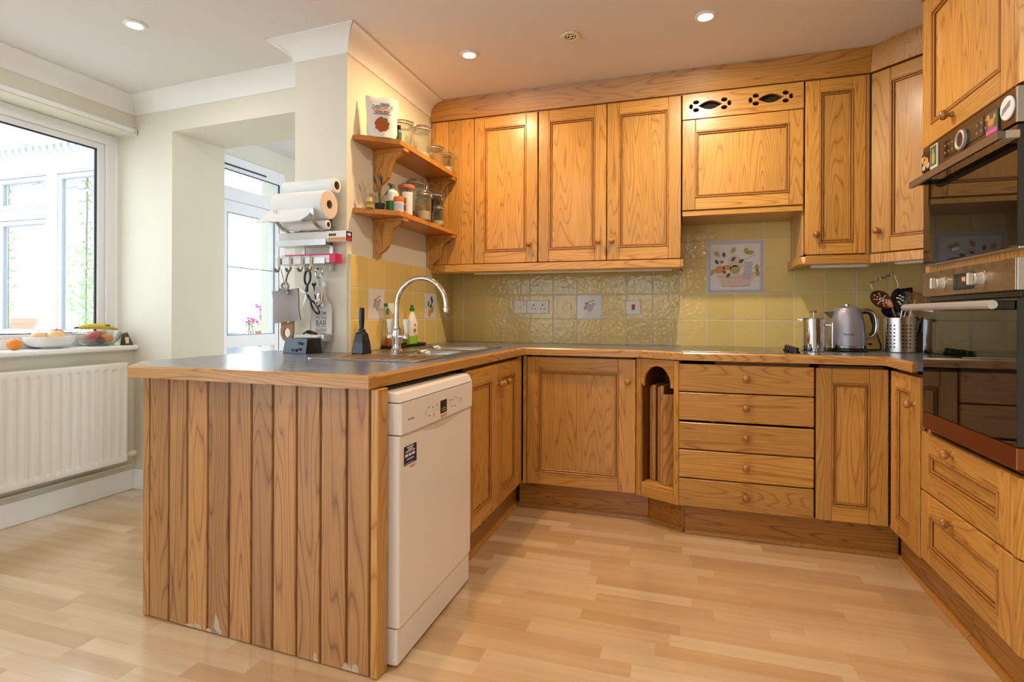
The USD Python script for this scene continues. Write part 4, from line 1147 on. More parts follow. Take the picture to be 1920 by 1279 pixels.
t = thing('cafetiere', 'polished steel coffee press with side handle beside the kettle', 'coffee maker', (.640, 3.150, .9205))
obj('body', lathe([(0, 0), (.053, 0), (.055, .003), (.055, .165), (.057, .168), (.057, .171), (.052, .171)], 40), 'chrome', t, 40)
obj('lid', lathe([(0, .176), (.02, .176), (.052, .170), (.054, .166), (.0, .166)], 40), 'chrome', t, 40)
obj('plunger', [tube([(0, 0, .174), (0, 0, .200)], .003, 10), lathe([(0, .198), (.014, .199), (.016, .204), (.012, .210), (0, .212)], 20)], 'chrome', t, 40)
obj('spout', hull([(-.052, -.012, .150), (-.052, .012, .150), (-.052, -.016, .168), (-.052, .016, .168), (-.080, -.003, .166), (-.080, .003, .166)]), 'chrome', t)
obj('handle', [tube([(.046, -.024, .136), (.078, -.040, .136)], .006, 10), tube([(.078, -.040, .148), (.078, -.040, .022)], .0075, 12)], 'chrome', t, 40)

t = thing('kettle', 'rounded grey metallic kettle on a black base', 'kettle', (.815, 3.245, .9205))
obj('base', lathe([(0, 0), (.092, 0), (.095, .004), (.093, .014), (.08, .017), (0, .017)], 40), 'black_plastic', t, 40)
obj('chrome_band', lathe([(0, .018), (.086, .018), (.087, .030), (0, .031)], 40), 'chrome', t, 40)
obj('body', lathe([(.0, .031), (.087, .031), (.086, .06), (.083, .11), (.077, .16), (.069, .195), (.062, .210), (0, .211)], 48), 'kettle_grey', t, 40)
obj('lid', lathe([(0, .209), (.060, .209), (.058, .220), (.050, .228), (.02, .232), (0, .232)], 40), 'kettle_grey', t, 40)
obj('lid_knob', lathe([(0, .230), (.008, .230), (.008, .236), (.022, .238), (.022, .243), (0, .244)], 24), 'chrome', t, 40)
obj('spout', hull([(-.066, -.018, .165), (-.066, .018, .165), (-.058, -.022, .208), (-.058, .022, .208), (-.108, -.005, .203), (-.108, .005, .203), (-.10, -.003, .195), (-.10, .003, .195)]), 'appliance_dark', t)
obj('handle', tube(spline([(.055, -.006, .205), (.085, -.008, .212), (.118, -.010, .195), (.130, -.011, .15), (.126, -.011, .10), (.108, -.010, .075), (.082, -.008, .072)], 6), [.010] * 37, 12), 'chrome', t, 40)
obj('handle_grip', tube(spline([(.062, -.006, .199), (.088, -.008, .203), (.110, -.010, .188), (.120, -.011, .15), (.117, -.011, .105), (.104, -.010, .083)], 6), .0085, 10), 'black_plastic', t, 40)
obj('name', text('Breville', .009, (-.012, -.0838, .085), width=.045, depth=.001), 'black_plastic', t)
obj('switch', box(.088, .106, -.035, -.020, .034, .044, .003), 'black_plastic', t)
obj('cord', tube(spline([(.085, .03, .008), (.14, .06, .005), (.19, .12, .012), (.19, .17, .07), (.175, .21, .14), (.17, .235, .19)], 8), .0035, 8), 'black_plastic', t, 40)

t = thing('utensil_holder', 'perforated stainless steel pot full of cooking utensils', 'utensil pot', (1.045, 3.235, .9205))
R_ = .070
q = np.arange(48) * 2 * math.pi / 48
obj('pot', lathe([(0, 0), (R_ - .003, 0), (R_, .003), (R_, .172), (R_ - .001, .175), (R_ - .004, .172), (R_ - .004, .006), (0, .006)], 48), 'brushed', t, 40)
hl = []
for ang in range(-165, 0, 14):
    if (ang // 14) % 4 == 0:
        continue
    for z in range(7):
        m = cyl(.0042, -.0006, .0006, n=8, axis='-y')
        m.apply_translation((0, -R_, .028 + z * .018))
        hl.append(move(m, (0, 0, 0), ang + 90))
tag(obj('drilled_holes', hl, 'black_plastic', t), kind='stuff')
UX, UY, UZ = 1.045, 3.235, .9205 + .008
def utensil(name, label, foot, top, head, hm, hmat='steel', r=.005):
    "shaft from foot to top (offsets in the pot); head mesh drawn with its neck at origin, blade up +z, facing -y"
    o = thing(name, label, 'utensil', (UX, UY, UZ))
    f, p = np.array(foot, float), np.array(top, float)
    obj('shaft', tube([f, p], r, 10), hmat, o, 40)
    d = (p - f) / np.linalg.norm(p - f)
    m = head.copy()
    ry = math.degrees(math.atan2(d[0], d[2])); rx = -math.degrees(math.asin(d[1]))
    m = move(m, tuple(p), rx=rx, ry=ry)
    obj('head', m, hm, o, 40)
    return o, p, d
def spoon(rx, rz, hollow=True, holes=None, dish=.014):
    n = 14
    V, F = [], []
    rings = 6
    for s, off in ((0, 0), (1, .002)):
        for i in range(rings + 1):
            k = i / rings
            for j in range(n * 2):
                a = math.pi * j / n
                V.append((rx * k * math.cos(a), off + dish * (1 - k * k), rz + rz * k * math.sin(a)))
    N = (rings + 1) * n * 2
    for s in (0, 1):
        for i in range(rings):
            for j in range(n * 2):
                a, b = s * N + i * n * 2 + j, s * N + i * n * 2 + (j + 1) % (n * 2)
                c, d = a + n * 2, b + n * 2
                F += [(a, b, d), (a, d, c)] if s else [(a, d, b), (a, c, d)]
    for j in range(n * 2):
        a, b = rings * n * 2 + j, rings * n * 2 + (j + 1) % (n * 2)
        F += [(a, N + a, N + b), (a, N + b, b)]
    return trimesh.Trimesh(np.array(V), np.array(F), process=False)
def dots(pts, r=.0045, y=.004):
    return [cyl(r, -.012, .012, (x, y, z), 8, 'y') for x, z in pts]
o, p, d = utensil('slotted_ladle', 'brown bronzed skimmer leaning left over the kettle', (.03, .02, .0), (-.035, -.01, .225), move(spoon(.040, .058, dish=.018), (0, 0, 0), ry=-38), 'copper_metal', 'steel')
r8 = random.Random(8)
holes = [(.026 * k * math.cos(a), .058 + .042 * k * math.sin(a)) for k in (.25, .6, .95) for a in np.arange(8) * math.pi / 4]
hm = [move(move(disc((x, -.0005, z), .0035, .0035, .001, 6), (0, 0, 0), ry=-38), tuple(p), rx=-math.degrees(math.asin(d[1])), ry=math.degrees(math.atan2(d[0], d[2]))) for x, z in holes]
tag(obj('pierced_holes', hm, 'tile_white', o), kind='stuff')
utensil('masher', 'wire potato masher with wavy blade standing at the back of the pot', (-.01, .05, .0), (-.035, .03, .20), cat(tube(spline([(0, 0, 0), (-.035, 0, .05), (-.055, 0, .10), (-.07, 0, .155)], 6), .0025, 8), tube(spline([(0, 0, 0), (.025, 0, .04), (.048, 0, .09), (.050, 0, .14), (.038, 0, .19)], 6), .0025, 8),
        tube([(-.07 + .108 * k / 24, .006 * math.sin(k * 1.6), .155 + .035 * k / 24 + .004 * math.sin(k * 1.6)) for k in range(25)], .003, 8)), 'wire', 'wire', .004)
sp_ = spoon(.036, .056, dish=.012)
o, p, d = utensil('slotted_spoon', 'black slotted spoon with round holes leaning right', (-.02, 0, 0), (.008, -.015, .205), move(sp_, (0, 0, 0), ry=-20), 'black_plastic', 'steel')
hm = [move(move(disc((x, -.001, z), .0042, .0042, .014, 8), (0, 0, 0), ry=-20), tuple(p), rx=-math.degrees(math.asin(d[1])), ry=math.degrees(math.atan2(d[0], d[2]))) for x, z in ((-.008, .045), (.008, .05), (0, .06), (-.01, .066), (.012, .066), (.002, .076), (-.004, .034))]
tag(obj('pierced_holes', hm, 'ivory_plastic', o), kind='stuff')
sl = Polygon([(-.030, .0), (-.036, .115), (.036, .120), (.034, .0), (.012, -.02), (-.012, -.02)])
for k in (-.02, -.007, .006, .019):
    sl = sl.difference(sbox(k - .003, k + .003, .03, .10))
utensil('fish_slice', 'black slotted turner standing upright at the back', (0, .03, 0), (.035, .02, .20), move(prism_xz(sl, -.0015, .0015), (0, 0, 0), ry=-14), 'black_plastic', 'steel')
sl = Polygon([(-.03, .0), (-.045, .11), (.05, .11), (.03, .0), (0, -.02)])
for k in range(6):
    sl = sl.difference(_sbox(-.028 + k * .010, .02, -.024 + k * .010, .095))
utensil('wide_turner', 'broad grey slotted turner nearest the oven tower', (.03, 0, 0), (.062, .01, .190), prism_xz(sl, -.0015, .0015), 'steel', 'steel')
utensil('serving_spoon', 'black oval serving spoon lying low across the pot rim', (.03, .02, .02), (.0, .01, .178), move(spoon(.030, .042, dish=.014), (0, 0, 0), ry=-50), 'black_plastic', 'black_plastic')
utensil('tongs', 'slim steel tongs at the front of the pot', (.0, -.03, 0), (.042, -.03, .205), hull([(-.008, -.003, 0), (.008, -.003, 0), (-.010, .003, .05), (.010, .003, .05), (0, 0, .06)]), 'chrome', 'chrome', .006)

t = thing('knife_block', 'dark knife block with steel handled knives in the corner', 'knife block', (1.135, 3.335, .9205))
obj('block', hull([(0, 0, 0), (.10, 0, 0), (0, .10, 0), (.10, .10, 0), (0, .02, .10), (.10, .02, .10), (0, .10, .17), (.10, .10, .17)]), 'appliance_dark', t)
for k in range(3):
    obj('handle', hull([(.008 + .03 * k, .0, .10 + .0), (.026 + .03 * k, .0, .10), (.008 + .03 * k, .03, .13), (.026 + .03 * k, .03, .13), (.008 + .03 * k, -.03, .16), (.026 + .03 * k, -.03, .16), (.008 + .03 * k, -.01, .18), (.026 + .03 * k, -.01, .18)]), 'steel', t)
for k in range(2):
    obj('sharpener', box(.002 + .0 * k, .020, -.006, .0, .02 + k * .045, .055 + k * .045, .003), 'steel', t)

# sockets and switch
def plate(name, label, x, z, w, h=.088):
    t = thing(name, label, 'socket', (x, 3.489, z))
    obj('plate', box(0, w, -.009, -.0005, 0, h, .003), 'white_plastic', t)
    for sx in ((.011, w - .011)):
        obj('screw', cyl(.0028, 0, .0012, (sx, -.009, h / 2), 10, '-y'), 'steel', t)
    return t
t = plate('socket', 'white fused spur switch plate left of the double socket', -1.080, 1.112, .085)
obj('fuse_cover', box(.030, .055, -.0105, -.009, .036, .052, .001), 'ivory_plastic', t)
obj('rocker', box(.062, .074, -.0125, -.009, .055, .080, .002), 'ivory_plastic', t)
t = plate('socket', 'white double plug socket on the tiles above the corner worktop', -.993, 1.112, .150)
for s in (.045, .108):
    k = obj('rocker', box(s + .018 - .006, s + .018 + .006, -.0125, -.009, .056, .080, .002), 'ivory_plastic', t)
    obj('pin_holes', [box(s - .0035, s + .0035, -.0096, -.009, .050, .062), box(s - .016, s - .008, -.0096, -.009, .028, .034), box(s + .008, s + .016, -.0096, -.009, .028, .034)], 'black_plastic', t)
t = plate('cooker_switch', 'white cooker switch plate with a red rocker', -.345, 1.107, .088)
t.SetCustomDataByKey('category', 'switch')
tag(obj('rocker', box(.035, .055, -.014, -.009, .030, .064, .002), 'red_plastic', t), 'red rocker')
# ------------------------------------------------------------------ things on the wall end
YN = 2.236
t = thing('roll_rack', 'steel wall rack with two ledges and hooks on the wall end', 'rack')
for x in (-1.772, -1.612):
    obj('upright', box(x - .010, x + .010, YN - .005, YN + .002, 1.31, 1.60, .001), 'steel', t)
for x in (-1.80, -1.600):
    w = .010
    path = spline([(x, YN - .004, 1.52), (x, YN - .04, 1.495), (x, YN - .085, 1.492), (x, YN - .140, 1.516), (x, YN - .160, 1.545), (x, YN - .168, 1.580)], 6)
    V = []
    F = []
    for k, p in enumerate(path):
        V += [(p[0] - w, p[1], p[2]), (p[0] + w, p[1], p[2]), (p[0] + w, p[1] + .0022, p[2] + .0022), (p[0] - w, p[1] + .0022, p[2] + .0022)]
    for k in range(len(path) - 1):
        for j in range(4):
            a, b = 4 * k + j, 4 * k + (j + 1) % 4
            F += [(a, b, b + 4), (a, b + 4, a + 4)]
    m = trimesh.Trimesh(np.array(V), np.array(F), process=False); m.fix_normals()
    obj('roll_hook', m, 'steel', t)
obj('tie_rod', tube([(-1.80, YN - .03, 1.50), (-1.60, YN - .03, 1.50)], .003, 8), 'steel', t)
for z, x0, x1 in ((1.432, -1.865, -1.585), (1.346, -1.865, -1.590)):
    L = obj('ledge', [box(x0, x1, YN - .085, YN - .083, z - .006, z + .022), box(x0, x1, YN - .083, YN - .004, z - .006, z - .004)], 'steel', t)
for x in (-1.842, -1.778, -1.712, -1.662):
    h = obj('hook', box(x - .008, x + .008, YN - .092, YN - .086, 1.322, 1.376, .002), 'chrome', t)
    obj('hook_tip', tube(spline([(x, YN - .09, 1.325), (x, YN - .096, 1.308), (x, YN - .110, 1.306), (x, YN - .118, 1.318)], 5), .006, 8), 'steel', h, 40)

def paper_roll(name, label, x0, x1, y, z, r, rc, m, cap=.002):
    o = thing(name, label, 'paper roll', (0, y, z))
    obj('paper', lathe([(rc, x0), (r - .004, x0), (r, x0 + .003), (r, x1 - .003), (r - .004, x1), (rc, x1)], 40, axis='x'), m, o, 40)
    obj('core', lathe([(rc - .0015, x0 + .001), (rc, x0 + .001), (rc, x1 - .001), (rc - .0015, x1 - .001), (rc - .0015, x0 + .001)], 32, axis='x'), 'core_card', o, 40)
    return o
paper_roll('baking_roll', 'slim pale blue roll lying at the top of the wall rack', -1.845, -1.556, 2.196, 1.708, .034, .020, 'tissue')
o = paper_roll('kitchen_roll', 'fat white kitchen paper roll with a loose sheet hanging out', -1.845, -1.562, 2.148, 1.610, .066, .020, 'tissue')
obj('end_face', lathe([(.021, -1.5615), (.060, -1.5615), (.062, -1.5618), (.021, -1.5618)], 40, axis='x'), 'paper_end', o)
sheet = []
pr_ = [(-.062, -.024), (-.074, -.044), (-.090, -.062), (-.106, -.078), (-.124, -.092)]
V, F = [], []
for k, (yy, zz_) in enumerate(pr_):
    for j in range(9):
        x = -1.842 + (1.842 - 1.60) * j / 8 - k * .006
        V.append((x, yy - .004 * (8 - j) / 8 * k, zz_ + .002 * math.sin(j * 1.3 + k)))
n = len(V)
V += [(x, y_ + .0004, z_ - .0012) for x, y_, z_ in V]
for s in (0, n):
    for k in range(4):
        for j in range(8):
            a = s + k * 9 + j
            q4 = (a, a + 1, a + 10, a + 9)
            F += [(q4[0], q4[1], q4[2]), (q4[0], q4[2], q4[3])]
obj('loose_sheet', trimesh.Trimesh(np.array(V), np.array(F), process=False), 'tissue', o)
paper_roll('foil_roll', 'thin white roll held in the steel hooks under the kitchen paper', -1.83, -1.568, 2.150, 1.518, .0215, .012, 'paper')

t = thing('foil_box', 'long white foil carton with navy and red end label, on the upper ledge', 'carton', (-1.855, 2.166, 1.447), 0)
obj('carton', box(0, .375, -.008, .040, -.006, .042, .001), 'tile_white', t)
obj('print_stripe', [box(.28, .374, -.0086, -.0079, -.004, .012)], 'print_orange', t)
obj('print_name', [box(.283 + .010 * k, .2905 + .010 * k, -.0088, -.0079, .018, .030) for k in range(4)], 'ink', t)
e = obj('end_label', box(.375, .3762, -.006, .038, -.004, .040), 'blue_ink', t)
obj('label_red', box(.3762, .3768, -.004, .036, -.002, .014), 'red_ink', e)
obj('label_oval', move(disc((0, 0, .026), .014, .007), (.3765, .015, 0), 90), 'tile_white', e)
t = thing('film_box', 'flat carton of cling film with red flap lying behind the foil carton', 'carton', (-1.845, 2.2095, 1.456), 0)
obj('carton', box(0, .25, -.001, .018, -.006, .040, .001), 'print_peach', t)
obj('flap', hull([(.075, -.004, .040), (.098, -.004, .040), (.060, -.004, .072), (.078, -.004, .076), (.075, 0, .040), (.098, 0, .040), (.060, 0, .072), (.078, 0, .076)]), 'red_ink', t)
t = thing('bag_box', 'long pink and white carton on the lower ledge of the wall rack', 'carton', (-1.84, 2.166, 1.348), 0)
obj('carton', box(0, .302, -.008, .042, -.005, .036, .001), 'tile_white', t)
obj('pink_end', box(.270, .3035, -.009, .043, -.0055, .037, .001), 'pink_card', t)
obj('pink_edge', box(.02, .27, -.0086, .0425, .030, .0368, .0005), 'pink_card', t)

t = thing('pot_holder', 'grey cloth pot holder hanging from the left hooks', 'pot holder', (-1.79, 2.136, 1.06))
cl = trimesh.creation.box((.142, .010, .150)).subdivide().subdivide().subdivide()
v = cl.vertices.copy(); v[:, 2] += .082
u_ = v[:, 0] / .071
v[:, 1] += .006 * np.sin(v[:, 0] * 40) + .003 * np.cos(v[:, 2] * 50)
v[:, 2] += u_ * .008; v[:, 0] += (v[:, 2] - .08) * -.10
cl.vertices = v
obj('cloth', cl, 'cloth_grey', t, 50)
obj('loop', tube(spline([(-.005, -.006, .150), (-.018, -.010, .178), (.006, -.012, .192), (.020, -.012, .172), (.008, -.010, .150), (.022, -.012, .138)], 6), .006, 8), 'cloth_grey', t, 40)
obj('cord', tube(spline([(.0, -.006, .19), (.010, -.004, .23), (.022, .008, .262)], 5), .0035, 8), 'stalk', t)
obj('cord', tube([(-.050, .01, .12), (-.052, .008, .255)], .0015, 6), 'grey_ink', t)
t = thing('wooden_opener', 'brown wooden jar opener with two round holes below the pot holder', 'opener', (-1.802, 2.158, .972))
op = affinity.translate(affinity.scale(Point(0, 0).buffer(1, 24), .036, .048), 0, .048).union(affinity.translate(affinity.scale(Point(0, 0).buffer(1, 24), .035, .05), .004, .118)).union(_sbox(-.033, .05, .036, .12))
op = op.difference(affinity.translate(affinity.scale(Point(0, 0).buffer(1, 24), .019, .023), .0, .042)).difference(affinity.translate(affinity.scale(Point(0, 0).buffer(1, 24), .018, .024), .004, .112))
obj('ring', prism_xz(op, -.005, .005), 'olive_wood', t)
obj('hanging_string', tube([(.0, .0, .164), (-.002, -.01, .25), (-.03, -.01, .345)], .0015, 6), 'stalk', t)

t = thing('scissors', 'open kitchen scissors with black handles hanging from the third hook', 'scissors', (-1.683, 2.142, 1.195))
obj('blade', hull([(-.055, -.001, .048), (-.048, -.001, .030), (.004, -.001, .006), (.008, -.001, -.010), (-.055, .001, .048), (-.048, .001, .030), (.004, .001, .006), (.008, .001, -.010)]), 'steel', t)
obj('blade', hull([(-.022, -.003, -.072), (-.012, -.003, -.040), (.010, -.003, .0), (-.002, -.003, .012), (-.022, -.0012, -.072), (-.012, -.0012, -.040), (.010, -.0012, .0), (-.002, -.0012, .012)]), 'steel', t)
obj('handle', tube([(.006 + .016 * math.cos(a) + .012 * math.sin(a) * .2, 0, .080 + .034 * math.sin(a)) for a in np.arange(20) * 2 * math.pi / 20], .005, 8, closed=True), 'black_plastic', t, 40)
obj('handle_shank', tube([(.0, 0, .012), (.006, 0, .048)], [.008, .006], 8), 'charcoal', t)
obj('handle', tube([(.048 + .020 * math.cos(a) - .012 * math.sin(a), 0, -.060 + .028 * math.sin(a) - .010 * math.cos(a)) for a in np.arange(20) * 2 * math.pi / 20], .0045, 8, closed=True), 'black_plastic', t, 40)
obj('handle_shank', tube([(.006, 0, -.002), (.030, 0, -.036)], [.007, .006], 8), 'charcoal', t)
obj('pivot', cyl(.004, 0, .004, (0, -.003, .004), 12, '-y'), 'chrome', t)

t = thing('corkscrew', 'silver winged corkscrew hanging from the right hook', 'corkscrew', (-1.634, 2.170, 1.150))
obj('handle', tube(spline([(-.020, 0, .158), (-.014, 0, .134), (0, 0, .124), (.014, 0, .134), (.020, 0, .158), (.012, 0, .166), (-.012, 0, .166), (-.020, 0, .158)], 4), .004, 8), 'chrome', t, 40)
obj('screw', [tube([(.004 * math.cos(a), .004 * math.sin(a), .06 + a * .0016) for a in np.arange(0, 40, .5)], .0016, 6), tube([(0, 0, .03), (0, 0, .125)], .0022, 8)], 'steel', t)
for s in (-1, 1):
    obj('wing', [hull([(s * .012, -.003, .012), (s * .018, -.003, .012), (s * .022, -.004, .092), (s * .030, -.004, .088), (s * .012, .004, .012), (s * .020, .004, .012), (s * .022, .004, .092), (s * .030, .004, .088)]), cyl(.012, 0, .008, (s * .026, .004, .094), 14, '-y')], 'chrome', t)
obj('collar', lathe([(.010, 0), (.016, 0), (.015, .018), (.009, .026), (.009, .05), (.006, .05)], 20), 'chrome', t, 40)

t = thing('bar_sign', 'white bottle shaped wooden sign welcoming guests to the bar, bottle opener at its neck', 'sign', (-1.664, 2.2345, 1.003))
sg = Polygon([(-.057, 0), (.057, 0), (.057, .118), (.050, .145), (.030, .170), (.020, .195), (.019, .250), (.012, .264), (-.012, .264), (-.019, .250), (-.020, .195), (-.030, .170), (-.050, .145), (-.057, .118)])
obj('board', prism_xz(sg, -.008, .0), 'whitewash', t)
for s, h, z, w in (('WELCOME', .014, .098, .062), ('TO THE', .012, .076, .060), ('BAR', .024, .046, .058), ('THAT NEVER', .006, .037, .055), ('CLOSES', .014, .017, .060)):
    obj('lettering', text(s, h, (.0, -.0082, z), width=w), 'ink', t)
obj('small_lettering', box(.0, .034, -.0086, -.008, .0035, .0065), 'grey_ink', t)
obj('rule', [box(-.030, .034, -.0086, -.008, .0915, .0925), box(-.030, .034, -.0086, -.008, .009, .010)], 'ink', t)
obj('bottle_opener', [lathe([(.010, 0), (.017, 0), (.018, .005), (.010, .007)], 24, (.0, -.008, .148), '-y'), box(-.012, .012, -.020, -.008, .160, .182, .004)], 'steel', t, 40)
t = thing('paper_note', 'creased handwritten paper note pinned behind the wooden opener', 'note', (-1.79, 2.2375, .984))
obj('sheet', box(-.058, .056, -.001, .0, 0, .095), 'ivory_plastic', t)
rr = random.Random(2)
tag(obj('handwriting', [box(-.05 + rr.uniform(0, .02), .02 + rr.uniform(0, .03), -.0014, -.001, .012 + k * .010, .0128 + k * .010) for k in range(8)], 'grey_ink', t), kind='stuff')
t = thing('pen_shelf', 'small white ledge with steel edge on the wall end', 'shelf', (-1.76, 2.235, .992))
obj('tray', box(0, .125, -.075, 0, 0, .012, .002), 'white_plastic', t)
obj('steel_edge', box(.134, .150, -.060, 0, -.018, .016, .002), 'steel', t)
t = thing('black_clip', 'black clip lying on the small white ledge', 'clip', (-1.70, 2.190, 1.0045))
obj('clip', tube(spline([(-.035, 0, .006), (0, -.01, .018), (.035, 0, .006), (.02, .01, .006), (-.02, .006, .010)], 5), .005, 8), 'black_plastic', t, 40)

# ------------------------------------------------------------------ things on the open shelves
S1, S2 = 1.9785, 1.6225
def clip_jar(label, x, y, z, r, h, fill=None, fm='pale_food', seal='clear_rubber', ribs=0):
    o = thing('clip_jar', label, 'jar', (x, y, z))
    sh = h * .78
    body = [(0, .002), (r * .93, 0), (r, .006), (r, sh * .86), (r * .93, sh * .95), (r * .80, sh), (r * .80, h * .86), (r * .80 - .0025, h * .86), (r * .80 - .0025, sh - .001), (r * .93 - .003, sh * .94), (r - .003, sh * .85), (r - .003, .008), (0, .0055)]
    obj('jar', lathe(body, 40), 'jar_glass', o, 40)
    obj('seal', lathe([(r * .80, h * .862), (r * .86, h * .862), (r * .86, h * .882), (r * .80, h * .882)], 32), seal, o)
    obj('lid', lathe([(0, h * .90), (r * .70, h * .90), (r * .84, h * .884), (r * .87, h * .90), (r * .84, h * .955), (r * .6, h * .985), (0, h)], 40), 'jar_glass', o, 40)
    c = obj('wire_ring', tube([(r * .90 * math.cos(a), r * .90 * math.sin(a), h * .84) for a in np.arange(28) * 2 * math.pi / 28], r * .034 + .0008, 6, closed=True), 'wire', o, 40)
    obj('lid_ring', tube([(r * .89 * math.cos(a), r * .89 * math.sin(a), h * .935) for a in np.arange(28) * 2 * math.pi / 28], r * .034 + .0008, 6, closed=True), 'wire', o, 40)
    obj('clip', [tube(spline([(r * .9, s * r * .25, h * .84), (r * 1.12, s * r * .25, h * .72), (r * 1.16, s * r * .12, h * .86), (r * .98, s * r * .1, h * .95)], 4), r * .02 + .0006, 6) for s in (-1, 1)], 'wire', o, 40)
    if fill:
        obj('contents', lathe([(0, .005), (r * .88, .006), (r * .92 - .002, .010), (r * .92 - .002, sh * fill - .004), (r * .8, sh * fill), (0, sh * fill * 1.02)], 28), fm, o, 40)
    return o
t = thing('cocoa_bag', 'white paper bag of cocoa on the upper shelf', 'bag', (-1.437, 2.395, S1), 33)
bw, bh = .155, .205
B = [(-bw / 2 + .012, -.028, 0), (bw / 2 - .012, -.028, 0), (-bw / 2 + .012, .028, 0), (bw / 2 - .012, .028, 0), (-bw / 2, -.018, .03), (bw / 2, -.018, .03), (-bw / 2, .018, .03), (bw / 2, .018, .03)]
def bag_half():
    nx, nz = 14, 18
    V, F = [], []
    for s in (-1, 1):
        for i in range(nz + 1):
            k = i / nz
            w = bw / 2 * (1 - .06 * math.sin(math.pi * min(1, k * 1.2)) + .03 * k) - .010 * (1 - min(1, k * 7))
            d = .030 * (1 - k) ** .6 * (1 if k < .97 else .0) + .0012
            for j in range(nx + 1):
                x = -1 + 2 * j / nx
                V.append((w * x, s * d * (1 - x ** 4) * (.95 + .05 * math.sin(7 * x + 9 * k)), bh * k + (.004 * math.sin(5 * x) * k)))
    n = (nx + 1) * (nz + 1)
    for s in (0, 1):
        for i in range(nz):
            for j in range(nx):
                a = s * n + i * (nx + 1) + j
                q4 = (a, a + 1, a + nx + 2, a + nx + 1)
                F += [q4[:3], (q4[0], q4[2], q4[3])] if s == 0 else [(q4[0], q4[2], q4[1]), (q4[0], q4[3], q4[2])]
    for j in range(nx):
        F += [(j, n + j, n + j + 1), (j, n + j + 1, j + 1)]
    return trimesh.Trimesh(np.array(V), np.array(F), process=False)
obj('bag', bag_half(), 'paper', t, 60)
yb_ = lambda z: -.030 * (1 - z / bh) ** .6 - .0030
obj('lettering', text('CHOC CHICK', .021, (.002, yb_(.135) + .0003, .138), width=.100), 'ink', t)
tag(obj('orange_print', [box(-.038 + .0066 * k, -.0332 + .0066 * k, yb_(.124) - .0004, yb_(.124) + .002, .126, .1335) for k in range(12) if k != 6], 'orange_ink', t), kind='stuff')
tag(obj('small_print', [box(x0, x1, yb_(z) - .0006, yb_(z) + .002, z, z + .0032) for x0, x1, z in ((-.008, .012, .169), (.014, .037, .169), (-.006, .037, .1625), (-.032, .034, .1195), (-.042, -.012, .1135), (-.009, .044, .1135))], 'grey_ink', t), kind='stuff')
spot = Polygon([(.034 * math.cos(a) * (1 + .08 * math.sin(9 * a)), .062 + .036 * math.sin(a) * (1 + .08 * math.cos(7 * a))) for a in np.arange(48) * 2 * math.pi / 48])
obj('printed_patch', prism_xz(spot, yb_(.04) - .0002, yb_(.09) + .002), 'brown_ink', t)
obj('printed_dots', [disc((x, yb_(.04) - .0003, z), .006, .006) for x, z in ((.008, .085), (.020, .070))], 'green_ink', t)
t = thing('spice_bottle', 'small dark green bottle between the cocoa bag and the big jar', 'bottle', (-1.415, 2.520, S1))
obj('body', lathe([(0, 0), (.017, 0), (.018, .003), (.018, .065), (.010, .080), (.010, .085), (0, .085)], 20), 'print_dark_green', t, 40)
obj('cap', lathe([(0, .084), (.013, .084), (.013, .104), (0, .105)], 16), 'navy_plastic', t, 40)
clip_jar('wide clip jar at the left of the upper shelf beside the cocoa bag', -1.462, 2.640, S1, .066, .172, .16, 'brown_food')
clip_jar('tall clip jar with string bow, second from left on the upper shelf', -1.445, 2.835, S1, .054, .212, .30, 'pale_food')
clip_jar('squat clip jar filled with amber grain on the upper shelf', -1.425, 2.985, S1, .050, .135, .75, 'amber_food')
clip_jar('smallest clip jar of the upper shelf, beside the boarded panel', -1.400, 3.092, S1, .042, .125, .35, 'pale_food')

t = thing('candle_jar', 'tiny glass jar with a cream lid at the left end of the lower shelf', 'jar', (-1.468, 2.335, S2))
obj('glass', lathe([(0, .001), (.020, 0), (.021, .004), (.021, .026), (.014, .032)], 24), 'jar_glass', t, 40)
obj('wax', lathe([(0, .003), (.018, .003), (.018, .016), (0, .017)], 20), 'cream_wax', t)
obj('lid', lathe([(0, .031), (.014, .031), (.014, .052), (0, .053)], 20), 'cream_wax', t, 40)
t = thing('flower_glass', 'small glass of dried lavender and stalks on the lower shelf', 'dried flowers', (-1.462, 2.420, S2))
obj('glass', lathe([(0, .001), (.022, 0), (.023, .004), (.025, .078), (.024, .078), (.021, .006)], 24), 'jar_glass', t, 40)
obj('band', lathe([(.0245, .012), (.0250, .012), (.0255, .038), (.0250, .038)], 24), 'navy_plastic', t)
rr = random.Random(11)
for k in range(9):
    a = -.9 + 1.9 * k / 8
    x1, y1, z1 = rr.uniform(-.02, .03), -.05 + .012 * k, .165 - .02 * abs(k - 2) * .6 + rr.uniform(-.01, .01)
    s = obj('stalk', tube(spline([(0, 0, .01), (x1 * .4, y1 * .4, .08), (x1, y1, z1)], 4), .0015, 6), 'stalk', t)
    if k in (0, 1, 2, 4, 7):
        d = np.array([x1, y1, z1 - .05]); d /= np.linalg.norm(d)
        obj('flower_head', tube([np.array([x1, y1, z1]) - d * .012, np.array([x1, y1, z1]) + d * .006, np.array([x1, y1, z1]) + d * .026], [.003, .0055, .002], 8), 'lavender' if k != 2 else 'stalk', s)
t = thing('remedy_bottle', 'pale bottle with green lower half and dark green cap on the lower shelf', 'bottle', (-1.432, 2.490, S2))
obj('bottle', lathe([(0, 0), (.032, 0), (.033, .004), (.033, .100), (.026, .114), (.011, .122), (.011, .130), (0, .130)], 28), 'tile_white', t, 40)
obj('green_wrap', lathe([(.0330, .004), (.0336, .004), (.0336, .060), (.0330, .060)], 28), 'green_plastic', t)
obj('cap', [lathe([(0, .128), (.015, .128), (.013, .150), (0, .151)], 16), box(-.008, .008, -.034, .01, .139, .150, .003)], 'print_dark_green', t)
